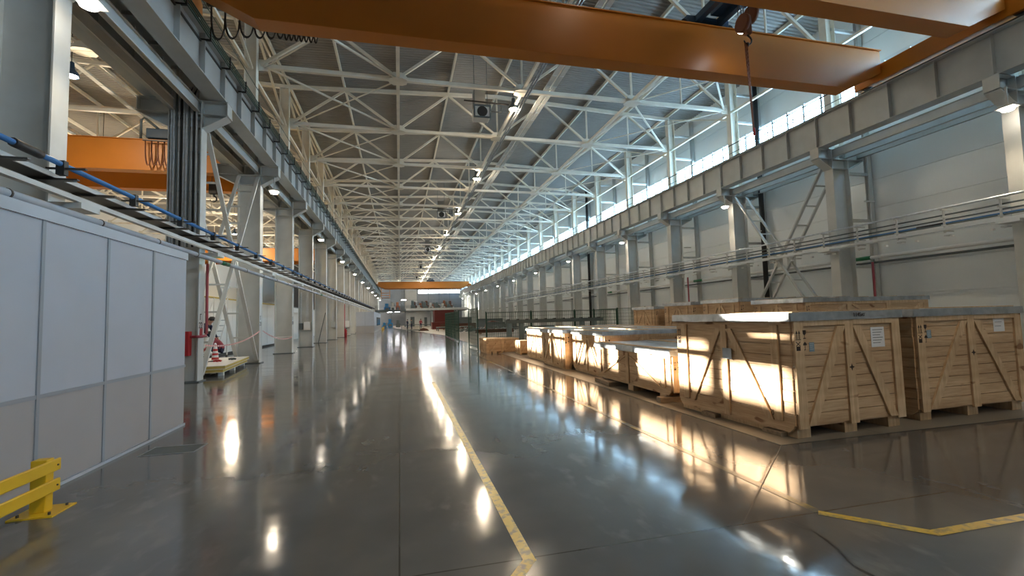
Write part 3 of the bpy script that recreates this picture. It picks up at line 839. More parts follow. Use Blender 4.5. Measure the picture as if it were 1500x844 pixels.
def festoon(loc, spans, label, mat='black', r=.016, depth=.62):
    f = empty('festoon_cable', loc, label, 'cable')
    x = 0
    for k, (wd, dp) in enumerate(spans):
        for j in (0, 1):
            pts = []
            for t in range(13):
                a = PI * t / 12
                pts.append((x + wd / 2 - wd / 2 * math.cos(a), .05 * j, -(dp - .06 * j) * math.sin(a) ** .6))
            MB().tube(pts, r, 6).build('cable_loop', mat, f, smooth=True)
        x += wd * .98
    MB().box(-.1, x + .1, -.03, .06, .0, .05).build('track', 'rail_dark', f)
    return f
festoon((-4.85, 13.35, 10.25), [(.34, .95), (.36, .88), (.36, .8), (.3, .78), (.28, .76), (.2, .72)] + [(.13, .74)] * 7, 'black festoon cable loops hanging behind the big orange crane beam, shared side')
festoon((-12.2, 25.85, 10.9), [(.28, 1.25)] * 4, 'brown festoon cable loops hanging on the neighbouring hall crane', 'hook_brown', .022)
tn = empty('hoist_trolley', (-12.2, 26.4, 11.15), 'dark blue trolley motor on the neighbouring hall crane beside its cable loops', 'hoist')
MB().box(-.1, .9, -.3, .3, 0, .5).build('motor', 'crane_blue', tn, bevel=.04)
MB().tube([(-.45, 0, -.2), (-.45, 0, 1.0), (-.3, 0, 1.15), (.3, 0, .6)], .06, 8).build('cable_arm', 'machine_grey', tn, smooth=True)
hn = empty('hook_block', (-9.7, 27.4, 8.6), 'black hook block hanging below the neighbouring hall crane', 'hook')
MB().box(-.2, .2, -.12, .12, .1, .75).build('cheek_plate', 'black', hn, bevel=.03)
m = MB(); m.tube([(0, 0, .1)] + [(.16 * math.sin(a), 0, -.16 - .16 * math.cos(a)) for a in [PI * .9 - k * .35 for k in range(13)]], .045, 8, .02); m.build('hook', 'black', hn, smooth=True)
MB().tube([(-.1, 0, .7), (-.1, .5, 2.8)], .015, 5).tube([(.1, 0, .7), (.1, .5, 2.8)], .015, 5).build('rope', 'rail_dark', hn)
dup(tr1, (-9.7, 28.0, 11.15), 'dark hoist trolley on the neighbouring hall crane, above the black hook')

# ------------------------------------------------------------------ booths
bt = empty('booth', (-3.5, 0, 0), 'blue-grey panelled booth wall with dark joint strips, close beside the yellow barrier', 'booth')
ye = 8.80
ys = [-1.9, 0, 1.3, 2.9, 4.35, 5.58, 6.65, 7.72, ye]
for a, b in zip(ys, ys[1:]):
    MB().box(-.06, 0, a + .015, b - .015, .99, 2.75).build('upper_panel', 'booth', bt)
    MB().box(-.06, 0, a + .015, b - .015, .04, .97).build('lower_panel', 'booth_low', bt)
m = MB()
for y in ys[1:-1]: m.box(-.05, .012, y - .022, y + .022, .03, 2.75)
m.box(-.05, .010, -1.9, ye, .955, .995)
m.build('joint_strip', 'booth_strip', bt)
MB().box(-.10, .02, -1.9, ye, 2.75, 2.87).box(-.1, -.02, -1.9, ye, 0, .05).box(.0, .02, -1.9, ye, 0, .035).build('edge_trim', 'grey_pipe', bt)
MB().box(-1.9, -.06, ye - .06, ye, 0, 2.8).box(-1.9, -1.84, -1.9, ye, 0, 2.8).box(-1.9, -.06, -1.9, ye, 2.76, 2.8).build('shell', 'booth', bt)
b2 = empty('booth', (-3.5, 67, 0), 'distant pale grey booth in the shared row with dark windows', 'booth')
MB().box(-2.4, 0, 0, 22.5, .98, 2.95).build('upper_panel', 'booth', b2)
MB().box(-2.4, 0.01, -.01, 22.5, 0, .97).build('lower_panel', 'booth_low', b2)
MB().box(.0, .03, 7, 20, .9, 2.2).build('window_band', 'dark_glass', b2)
MB().box(-1.22, -1.18, -.03, 0, 0, 2.95).box(-2.4, 0, -.03, 0, .95, .99).build('joint_strip', 'booth_strip', b2)
# white enclosure in the neighbouring hall
b3 = empty('booth', (-9.4, 26.0, 0), 'white sandwich-panel enclosure in the neighbouring hall behind the shared columns', 'booth')
for k in range(5):
    MB().box(-7.5, 0, 0 + k * 3.6, 3.58 + k * 3.6, .12, 3.05).build('panel', 'cream_white', b3)
MB().box(-7.4, -.05, .1, 18, 0, .12).build('plinth', 'black', b3)
MB().box(-7.55, .05, -.05, 18.1, 3.05, 3.12).build('roof_edge', 'foam_yellow', b3)
b4 = empty('booth', (-10.5, 49, 0), 'second white enclosure deeper in the neighbouring hall', 'booth')
MB().box(-9, 0, 0, 9.9, 0, 3.2).box(-9, 0, 10, 20, 0, 3.2).build('panel', 'cream_white', b4)
MB().box(-9, .04, -.04, 20, 3.2, 3.3).build('roof_edge', 'machine_grey', b4)
b5 = empty('booth', (-13.5, 15.5, 0), 'white panelled room in the neighbouring hall behind the crouching workers', 'booth')
MB().box(-9, 0, 0, 9.4, 0, 3.3).build('panel', 'cream_white', b5)
MB().prism([(-9, 3.3), (.2, 3.3), (-4.4, 3.75)], 1, -.1, 9.5).build('roof_edge', 'foam_yellow', b5)
# mobile stair in front
ms = empty('platform_ladder', (-8.6, 24.9, 0), 'white wheeled platform ladder in the neighbouring hall', 'ladder')
m = MB()
for s in (-.3, .3):
    m.bar((s, -1.0, .15), (s, .5, 2.0), .05, .07).bar((s, .5, .15), (s, .5, 3.0), .05, .05).bar((s, -1.1, 1.0), (s, .5, 2.95), .03, .03)
m.build('frame', 'cream_white', ms)
for k in range(7): MB().box(-.3, .3, -1.0 + k * .21 - .08, -1.0 + k * .21 + .1, .3 + k * .26, .33 + k * .26).build('tread', 'galvanised', ms)
for sx in (-.3, .3):
    for sy in (-1, .5): MB().tube([(sx - .03, sy, .09), (sx + .03, sy, .09)], .09, 12).build('caster', 'rail_dark', ms)

# ------------------------------------------------------------------ yellow barrier
def barrier(loc, label, n=2, gap=1.5):
    b = empty('safety_barrier', loc, label, 'barrier')
    for k in range(n):
        y = -k * gap
        MB().box(-.07, .05, y - .05, y + .05, .01, .47).build('post', 'yellow', b, bevel=.008)
        MB().box(-.16, .17, y - .16, y + .16, 0, .012).build('base_plate', 'yellow', b)
        for sx in (-.11, .12):
            for sy in (-.11, .11): MB().tube([(sx, y + sy, .012), (sx, y + sy, .035)], .012, 6).build('anchor_bolt', 'rail_dark', b)
    for zz in (.22, .40):
        MB().box(.05, .075, -(n - 1) * gap - .1, .10, zz - .055, zz + .055).build('rail', 'yellow', b, bevel=.01)
        MB().tube([(.075, .05, zz), (.083, .05, zz)], .008, 8).build('bolt', 'rail_dark', b)
    return b
barrier((-3.14, 5.12, 0), 'yellow steel barrier with two rails in front of the panelled booth')
barrier((-3.0, 92, 0), 'tiny yellow barrier beside the distant grey booth', 4, 3)

# ------------------------------------------------------------------ floor lines and cracks
def strip(name, pts, wd, mat, z=.0025):
    m = MB()
    for p, q in zip(pts, pts[1:]):
        p, q = Vector((*p, 0)), Vector((*q, 0)); d = (q - p).normalized(); n = Vector((-d.y, d.x, 0)) * wd / 2
        e = d * wd * .3
        z += .0004
        m.add([(*(p - e + n)[:2], z), (*(p - e - n)[:2], z), (*(q + e - n)[:2], z), (*(q + e + n)[:2], z)], [(0, 1, 2, 3)])
    return m.build(name, mat)
tag(strip('floor_line', [(-9, 2.42), (.33, 2.42), (.83, 3.08), (.83, 12.2)], .085, 'line_paint'), 'yellow painted floor line running down the middle of the aisle', 'floor line')
tag(strip('floor_line', [(9, 2.55), (3.73, 2.59), (3.27, 3.08)], .085, 'line_paint'), 'yellow floor line bending in front of the tall crates', 'floor line')
tag(strip('floor_line', [(3.27, 3.13), (3.27, 22)], .08, 'line_worn'), 'faded yellow floor line running alongside the wooden crates', 'floor line')
def crack(pts, wd, label): tag(strip('floor_crack', pts, wd, 'black', .003), label, 'floor crack')
crack([(4.49, 4.73), (2.55, 3.11)], .010, 'straight saw cut in the floor from the crate slab corner to the cross joint')
crack([(2.90, 3.07), (2.95, 2.85), (2.88, 2.6), (2.78, 2.42), (2.80, 2.2), (2.72, 2.0)], .012, 'curved crack in the floor beyond the saw cut')
crack([(4.47, 4.72), (4.47, 60)], .014, 'long joint along the edge of the rough slab under the crates')
crack([(4.47, 4.72), (19, 4.72)], .012, 'joint across the near edge of the rough slab')
ht = empty('floor_hatch', (-2.93, 7.1, 0), 'dark steel hatch plate set in the floor beside the booth', 'hatch')
MB().box(-.3, .3, -.2, .2, 0, .004).build('plate', 'machine_grey', ht)
MB().box(-.32, -.3, -.22, .22, 0, .006).box(.3, .32, -.22, .22, 0, .006).box(-.3, .3, .2, .22, 0, .006).box(-.3, .3, -.22, -.2, 0, .006).build('rim', 'galvanised', ht)

# ------------------------------------------------------------------ wooden crates
def glyphs(m, x, z, s, front=True):
    """packing symbols (arrows, goblet, crossed hook, umbrella) as thin flat shapes in the x-z plane at y=0"""
    def P(pts, a=-.0015, b=0): m.prism([(x + px * s, z + pz * s) for px, pz in pts], 1, a, b)
    for dx in (0, .38):
        P([(dx, 0), (dx + .09, 0), (dx + .09, .62), (dx + .2, .62), (dx + .045, 1.0), (dx - .11, .62), (dx, .62)])
    P([(-.15, -.1), (.65, -.1), (.65, -.03), (-.15, -.03)])
    P([(.95, 1.0), (1.45, 1.0), (1.42, .6), (1.25, .42), (1.15, .42), (.98, .6)]); P([(1.17, .42), (1.23, .42), (1.23, .1), (1.17, .1)]); P([(1.0, .0), (1.4, .0), (1.4, .1), (1.0, .1)])
    y = -1.35
    P([(-.1, y), (.5, y), (.5, y + .5), (-.1, y + .5)]); P([(-.15, y + .55), (-.08, y + .5), (.55, y + 1.0), (.48, y + 1.05)]); P([(.48, y + .5), (.55, y + .55), (-.08, y + 1.05), (-.15, y + 1.0)])
    P([(.9, y + .6), (1.0, y + .85), (1.2, y + 1.0), (1.4, y + .85), (1.5, y + .6)]); P([(1.17, y + .1), (1.23, y + .1), (1.23, y + .6), (1.17, y + .6)]); P([(1.08, y + .0), (1.23, y + .05), (1.2, y + .14), (1.06, y + .1)])
def boards(m, axis, c, a0, a1, z0, z1, rnd, bw=.145, t=.022, sgn=-1):
    n = max(1, round((z1 - z0) / bw)); h = (z1 - z0) / n
    for k in range(n):
        j = rnd.uniform(-.002, .004)
        za, zb = z0 + k * h + .0045, z0 + (k + 1) * h - .0045
        e = rnd.uniform(-.004, .004)
        if axis == 'y': m.box(a0 + e, a1 + e, c + (sgn * (t + j) if sgn < 0 else 0), c + (0 if sgn < 0 else t + j), za, zb)
        else: m.box(c + (sgn * (t + j) if sgn < 0 else 0), c + (0 if sgn < 0 else t + j), a0 + e, a1 + e, za, zb)
def crate(loc, w, d, h, label, zb=.14, rz=0, seed=1, group='wooden crates', bays_l=2, bays_f=2, papers=True, marks=True, lid=True, skirt=True, name='wooden_crate', lift=0, skids='y'):
    rnd = random.Random(seed)
    c = empty(name, (loc[0], loc[1], lift), label, 'crate', None, rz)
    for nm, ax, cc, a0, a1, sg in (('front', 'y', 0, 0, w, -1), ('left', 'x', 0, 0, d, -1), ('rear', 'y', d, 0, w, 1), ('right', 'x', w, 0, d, 1)):
        m = MB(); boards(m, ax, cc, a0, a1, zb + .02, h - .02, rnd, sgn=sg); m.build('side_panel', 'wood_board', c)
    MB().box(.005, w - .005, .005, d - .005, zb, h - .01).build('inner_shell', 'wood_board', c)
    bw, t = min(.15, w / 7), .028
    zt = h - .01
    def fr(face, u0, v0, u1, v1, wd):
        # batten on a face: u along the face, v = height
        m = MB()
        du, dv = u1 - u0, v1 - v0; L_ = math.hypot(du, dv)
        nx, nz = -dv / L_ * wd / 2, du / L_ * wd / 2
        if abs(du) < 1e-6: poly = [(u0 - wd / 2, v0), (u0 + wd / 2, v0), (u0 + wd / 2, v1), (u0 - wd / 2, v1)]
        elif abs(dv) < 1e-6: poly = [(u0, v0 - wd / 2), (u1, v0 - wd / 2), (u1, v0 + wd / 2), (u0, v0 + wd / 2)]
        else: poly = [(u0 - wd / 2 * 1.1, v0), (u0 + wd / 2 * 1.1, v0), (u1 + wd / 2 * 1.1, v1), (u1 - wd / 2 * 1.1, v1)]
        off = .024
        if face == 'front': m.prism(poly, 1, -off - t, -off)
        else: m.prism(poly, 0, -off - t, -off)
        m.build('batten' if abs(du) < 1e-6 or abs(dv) < 1e-6 else 'diagonal_brace', 'wood_batten', c, bevel=.003)
    z0 = zb - .01
    n = bays_f
    for k in range(n + 1):
        u = bw / 2 + (w - bw) * k / n
        fr('front', u, z0, u, zt, bw)
    for k in range(n):
        ua = bw / 2 + (w - bw) * k / n; ub = bw / 2 + (w - bw) * (k + 1) / n
        top, bot = (ub - bw * .9, ua + bw * .95) if k % 2 == 0 else (ua + bw * .9, ub - bw * .95)
        fr('front', bot, z0 + .03, top, zt - .09, bw * .85)
        fr('front', ua + bw / 2, zt - .04, ub - bw / 2, zt - .04, .08)
    n = bays_l
    sk = .0
    for k in range(n + 1):
        u = bw * .9 + (d - bw * 1.8) * k / n
        if k in (0, n): u = bw * 1.5 if k == 0 else d - bw * 1.5
        fr('left', u, zb - .04 if k % 2 else zb + .06, u, zt - .06, bw * .8)
    for k in range(n):
        ua = bw * 1.5 + (d - bw * 3) * k / n; ub = bw * 1.5 + (d - bw * 3) * (k + 1) / n
        top, bot = (ub - bw * .7, ua + bw * .9) if k % 2 == 0 else (ua + bw * .7, ub - bw * .9)
        fr('left', bot, zb + .05, top, zt - .12, bw * .7)
    if skirt:
        m = MB()
        m.prism([(.09, zb - .07), (d - .09, zb - .07), (d - .02, zb - .01), (d, zb + .08), (0, zb + .08), (.02, zb - .01)], 0, -.024, -.001)
        m.build('skirt_board', 'wood_board', c)
    if lid:
        m = MB(); k = 0
        m.box(-.06, w + .05, -.06, d + .05, h, h + .085)
        nseg = max(2, int(d / .32))
        for k in range(nseg):
            ya = -.06 + (d + .11) * k / nseg; yb = -.06 + (d + .11) * (k + 1) / nseg; j = rnd.uniform(0, .012)
            m.prism([(-.068 - j, h - .025 + rnd.uniform(-.008, .006)), (-.05, h - .025), (-.05, h + .088), (-.064, h + .088)], 1, ya, yb)
        nseg = max(2, int(w / .5))
        for k in range(nseg):
            xa = -.06 + (w + .11) * k / nseg; xb = -.06 + (w + .11) * (k + 1) / nseg; j = rnd.uniform(0, .008)
            m.prism([(-.066 - j, h - .02), (-.05, h - .02), (-.05, h + .088), (-.064, h + .088)], 0, xa, xb)
        m.box(w + .04, w + .05, -.06, d + .05, h - .02, h + .08).box(-.06, w + .05, d + .04, d + .05, h - .02, h + .08)
        m.build('metal_lid', 'galvanised', c)
        ns = max(2, int(w / .75))
        for k in range(ns):
            x = .1 + (w - .2) * k / max(1, ns - 1)
            MB().box(x - .06, x + .06, 0, d, h + .085, h + .101).build('lid_strip', 'wood_batten', c)
    if zb > .05:
        m = MB()
        if skids == 'y':
            for x in (.14, w / 2, w - .14): MB().box(x - .11, x + .11, .02, d - .02, 0, zb).build('skid', 'wood_batten', c, bevel=.004)
        else:
            for y in (.35, d / 2, d - .35): MB().box(.02, w - .02, y - .11, y + .11, 0, zb).build('skid', 'wood_batten', c, bevel=.004)
    if marks:
        m = MB(); sc = min(.11, h * .075)
        glyphs(m, .03, h - .09 - sc * 1.45, sc)
        o = m.build('packing_mark', 'stencil', c); o.location.y = -.0525
        # the same marks on the side face
        m = MB(); glyphs(m, .03, h - .09 - sc * 1.45, sc)
        o = m.build('packing_mark', 'stencil', c); o.rotation_euler.z = -PI / 2; o.location = (-.0265, d - .02, 0)
        # chain symbols low on the side face
        for yy in (.33, d - .25):
            m = MB()
            for k in range(3):
                cy, cz = yy + .05 - k * .05, zb + .02 + k * .055 + .06
                ring = [(cy + .022 * math.cos(t * PI / 6), cz + .03 * math.sin(t * PI / 6)) for t in range(12)]
                ri = [(cy + .014 * math.cos(t * PI / 6), cz + .021 * math.sin(t * PI / 6)) for t in range(12)]
                for t in range(12):
                    u = (t + 1) % 12; m.prism([ring[t], ring[u], ri[u], ri[t]], 0, -.028, -.026)
            m.build('chain_mark', 'stencil', c)
    return c
def plus_mark(c, x, z, face='front'):
    m = MB()
    for a in range(4):
        t = a * PI / 2; dx, dz = math.cos(t), math.sin(t)
        m.prism([(x + dx * .05, z + dz * .05), (x + (-dz) * .014 + dx * .012, z + dx * .014 + dz * .012), (x - (-dz) * .014 + dx * .012, z - dx * .014 + dz * .012)], 1, -.0545, -.053)
    m.box(x - .012, x + .012, -.0545, -.053, z - .012, z + .012)
    m.build('balance_mark', 'stencil', c)
def sheet(c, x, z, w, h, mat, lines=6, face='front', y=-.026, nm='paper_label'):
    o = MB().box(x, x + w, y - .0025, y, z, z + h).build(nm, mat, c)
    m = MB()
    for k in range(lines):
        zz = z + h * (.86 - .78 * k / lines); m.box(x + w * .12, x + w * (.88 - .2 * ((k * 7) % 3) / 2), y - .0035, y - .0025, zz - h * .012, zz + h * .018)
    if lines: q = m.build('print_lines', 'machine_grey' if mat != 'plate_blue' else 'paper', o)
    return o
A = crate((4.86, 4.86), 1.88, 2.28, 1.51, 'tall wooden crate at the aisle corner with sunlit side and white document sheet', rz=math.radians(3), seed=1, bays_l=2)
sheet(A, 1.36, 1.10, .25, .27, 'paper'); sheet(A, .26, 1.09, .085, .12, 'plate_blue', 4)
plus_mark(A, .94, .86)
o = MB().box(-.058, -.054, .98, 1.16, .93, 1.09).build('metal_plate', 'galvanised', A)
o = text('weight_note', '1145кг', (1.10, -.082, 1.548), (PI / 2, 0, 0), .075, 'stencil', A)
m = MB()
for y in (.35, 1.55): m.box(-.08, .14, y - .18, y + .12, .0, .055)
m.build('packing_wedge', 'wood_old', A)
B2 = crate((7.20, 5.06), 2.2, 2.3, 1.51, 'tall wooden crate beside the corner crate, with clear document pouch on its near side', rz=math.radians(1), seed=2, bays_l=2)
sheet(B2, 1.62, 1.22, .24, .24, 'paper', 3); sheet(B2, .22, 1.17, .09, .12, 'plate_blue', 4); plus_mark(B2, 1.1, .93)
B1 = crate((4.80, 7.48), 2.9, 3.2, .87, 'low long wooden crate on timber bearers behind the tall corner crate', zb=.20, seed=3, bays_l=2, bays_f=3, skids='x')
sheet(B1, .30, .60, .12, .13, 'plate_blue', 4, y=-.054)
for y, lab in ((7.55, 'grey weathered timber bearer sticking out under the low crate, towards the camera'), (9.7, 'grey weathered timber bearer under the low crate, its far end')):
    tag(MB().box(-.12, .9, 0, .16 if y < 9 else .9, 0, .10).build('timber_bearer', 'wood_old', bevel=.006, loc=(4.72, y, 0), ), lab, 'timber').rotation_euler.z = math.radians(-4)
C1 = crate((5.10, 10.95), 3.6, 2.12, 1.12, 'wide wooden crate with metal lid directly behind the low crate', seed=4, bays_f=3)
D1 = crate((4.87, 13.28), 3.7, 2.14, 1.12, 'wide wooden crate protruding a little, second behind the low crate', seed=5, bays_f=3)
E1 = crate((5.04, 15.62), 3.6, 2.35, 1.12, 'wide wooden crate third and last of those behind the low crate', seed=6, bays_f=3)
S1 = crate((5.05, 19.35), .42, .62, .62, 'very small bright wooden crate behind the wide metal-lidded crates', seed=7, lid=False, bays_l=1, bays_f=1, zb=.06, marks=False, skirt=False)
S2 = crate((3.82, 20.7), .82, 1.45, .70, 'small open-framed wooden crate standing alone near the mesh fence', seed=8, lid=False, bays_l=2, bays_f=1, zb=.08, skirt=False, rz=math.radians(2), marks=True)
S3 = crate((4.78, 21.3), .72, 1.2, .66, 'small wooden crate in shade just behind the lone framed crate', seed=9, lid=False, bays_l=1, bays_f=1, zb=.08, skirt=False)
# crates further in: a low layer with smaller crates on top
K = dict(bays_f=3, zb=.1)
K2 = dict(bays_f=3, zb=.06, lift=1.06)
for k, (y, h2, wh) in enumerate(((9.55, .78, 'closest to the camera'), (11.85, .88, 'second from the camera'), (14.18, .86, 'third from the camera'), (16.6, .77, 'last from the camera'))):
    crate((10.0, y), 4.2, 1.72, .96, 'wooden crate of the rear low layer, %s, carrying another' % wh, seed=11 + k, **K)
    crate((10.03, y + .02), 4.15, 1.68, h2, 'wooden crate of the rear upper layer, %s, under the windowed wall' % wh, seed=21 + k, **K2)
crate((8.8, 12.3), 1.05, 2.2, .98, 'narrow metal-lidded wooden crate between the front row and the stacked crates', seed=14, zb=.1, bays_f=1)
crate((8.8, 15.2), 1.05, 2.0, .97, 'narrow flat-topped wooden crate, last between the front row and the stacked crates', seed=15, zb=.1, bays_f=1)

# ------------------------------------------------------------------ steel trestle, fences
t = empty('steel_trestle', (5.25, 22.9, 0), 'blue-grey steel trestle frame with a long beam on round legs behind the crates', 'trestle')
MB().box(0, 5.4, -.1, .1, 1.32, 1.48).build('beam', 'trestle_paint', t)
MB().box(0, 5.4, -.16, .16, 1.48, 1.50).build('flange', 'trestle_paint', t)
m = MB()
for k in range(11): m.box(.1 + k * .5, .22 + k * .5, -.1, .1, 1.50, 1.54)
m.build('pad', 'black', t)
for x in (.2, .85, 4.2, 4.9): MB().tube([(x, 0, .0), (x, 0, 1.32)], .14, 14).build('leg', 'trestle_paint', t, smooth=True)
MB().box(-.1, 5.3, -.3, .3, 0, .08).build('base', 'trestle_paint', t)
def fence(loc, rz, n, wd, ht, label, posts_dark=True, name='mesh_fence', mat='green_mesh'):
    f = empty(name, loc, label, 'fence', None, rz)
    for k in range(n + 1):
        MB().box(k * wd - .03, k * wd + .03, -.03, .03, 0, ht + .06).build('post', mat, f)
    for k in range(n):
        m = MB(); a, b = k * wd + .05, (k + 1) * wd - .05
        for x in (a, b): m.box(x - .015, x + .015, -.015, .015, .1, ht)
        for zz in (.1, ht): m.box(a, b, -.015, .015, zz - .015, zz + .015)
        q = max(6, int((b - a) / .11))
        for j in range(1, q): x = a + (b - a) * j / q; m.box(x - .007, x + .007, -.004, .004, .1, ht)
        zz = .3
        while zz < ht: m.box(a, b, -.006, .006, zz - .006, zz + .006); zz += .2
        m.build('mesh_panel', mat, f)
    return f
fence((3.98, 31.9, 0), math.radians(89), 4, 2.9, 2.15, 'dark green mesh fence of four panels ending at the shiny aisle floor')
fence((3.98, 23.9, 0), math.radians(92), 1, 2.6, 2.15, 'single dark green mesh fence panel standing before the long fence')
fence((4.9, 26.4, 0), math.radians(-4), 3, 2.7, 1.95, 'pale green mesh fence running across behind the steel trestle')
fence((14.6, 18.6, 0), math.radians(100), 4, 2.6, 2.0, 'green mesh fence with thick dark posts in front of the windowed columns')

# ------------------------------------------------------------------ beside the shared columns
sl = empty('panel_stack', (-6.35, 16.45, 0), 'low stack of white sandwich panels with yellow foam edges lying at the lattice bracing', 'panel stack', None, math.radians(7))
for sx in (.1, .7):
    for yy in (.3, 2.0, 3.8): MB().box(sx - .06, sx + .1, yy, yy + .12, 0, .12).build('block', 'cream_white', sl)
for k in range(2):
    z = .12 + k * .115; dx = .06 * k
    o = MB().box(-1.6 + dx, .85 + dx, .02 - .05 * k, 4.2, z, z + .012).box(-1.6 + dx, .85 + dx, .02 - .05 * k, 4.2, z + .098, z + .11).build('panel_skin', 'cream_white', sl)
    MB().box(-1.6 + dx, .84 + dx, .025 - .05 * k, 4.19, z + .012, z + .098).build('foam_core', 'foam_yellow', o)
for loc, mt, lab in (((-6.5, 17.4, .352), 'black', 'small black tool bag lying on the white panel stack'), ((-6.25, 18.2, .352), 'red', 'red hand tool lying on the white panel stack'), ((-6.0, 18.9, .352), 'machine_grey', 'grey tool beside the red one on the white panel stack')):
    o = MB().tube([(-.12, 0, .03), (-.05, .02, .045), (.06, .0, .045), (.13, -.02, .03)], .035, 8).box(-.03, .05, -.05, .05, 0, .05).build('hand_tool', mt, loc=loc, bevel=.006); tag(o, lab, 'tool')
cn_ = empty('traffic_cone', (-6.45, 18.6, .34), 'red and white striped cone standing on the panels by the crouching worker', 'cone')
MB().lathe([(.13, .02), (.12, .05), (.045, .62), (.02, .66)], n=18).build('cone_body', 'stripes', cn_, smooth=True)
MB().box(-.17, .17, -.17, .17, 0, .03).build('foot', 'black', cn_, bevel=.01)
def tape(name, pts, label):
    m = MB()
    for p, q in zip(pts, pts[1:]): m.bar(p, q, .006, .05)
    tag(m.build(name, 'tape'), label, 'tape')
def sag(p, q, s, n=14): 
    p, q = Vector(p), Vector(q); return [p.lerp(q, k / n) - Vector((0, 0, s * 4 * (k / n) * (1 - k / n))) for k in range(n + 1)]
tape('barrier_tape', sag((-5.7, 15.6, 1.05), (-5.7, 21.2, 1.35), .22), 'red and white barrier tape sagging across the lattice bay')
tape('barrier_tape', sag((-5.7, 21.6, 1.35), (-5.69, 27.2, .9), .22), 'red and white barrier tape between the second and third shared columns')
tape('barrier_tape', sag((-6.6, 27.17, .92), (-5.7, 27.17, .92), .02, 6), 'short red and white tape wrapped across the third shared column')
def cabinet(y, x0, x1, z0, z1, mat, label, cat='cabinet'):
    c = empty('electric_cabinet', ((x0 + x1) / 2, y, z0), label, cat)
    hw = (x1 - x0) / 2
    MB().box(-hw, hw, -.1, .1, 0, z1 - z0).build('casing', mat, c, bevel=.006)
    MB().box(-hw + .02, hw - .02, -.115, -.1, .02, z1 - z0 - .02).build('door', mat, c, bevel=.004)
    m = MB()
    for dx in (-.1, 0, .1): m.tube([(dx * hw * 3, 0, z1 - z0), (dx * hw * 3, 0, 3.7 - z0)], .014, 6)
    m.build('conduit', 'conduit', c)
cabinet(33.25, -6.25, -5.85, 1.15, 1.7, 'cream_white', 'white electric cabinet on the fourth shared column')
cabinet(33.25, -6.55, -6.32, 1.2, 1.62, 'machine_grey', 'dark grey switch box on the fourth shared column')
cabinet(45.25, -6.2, -5.8, 1.15, 1.7, 'girder_steel', 'grey electric cabinet on the sixth shared column')
cabinet(57.25, -6.3, -5.8, 1.0, 1.75, 'cream_white', 'pale electric cabinet on the eighth shared column')
ex = empty('fire_extinguisher', (-5.55, 51.1, 0), 'red fire extinguisher standing before the seventh shared column', 'extinguisher')
MB().lathe([(.11, 0), (.13, .04), (.13, .72), (.05, .85), (.03, .9)], n=16).build('cylinder', 'red', ex, smooth=True)
MB().box(-.02, .16, -.02, .02, .88, .93).tube([(.1, 0, .88), (.2, 0, .6), (.17, 0, .3)], .018, 6).build('valve', 'black', ex)
tag(MB().tube([(-5.62, 50.9, 3.5), (-5.62, 50.9, 0)], .045, 8).build('riser_pipe', 'pipe_red', smooth=True), 'thin red riser pipe on the seventh shared column', 'pipe')
tag(MB().tube([(-6.3, 39.1, 0.0), (-5.75, 39.0, 2.4)], .03, 6).build('steel_rod', 'machine_grey'), 'grey rod leaning against the fifth shared column', 'rod')

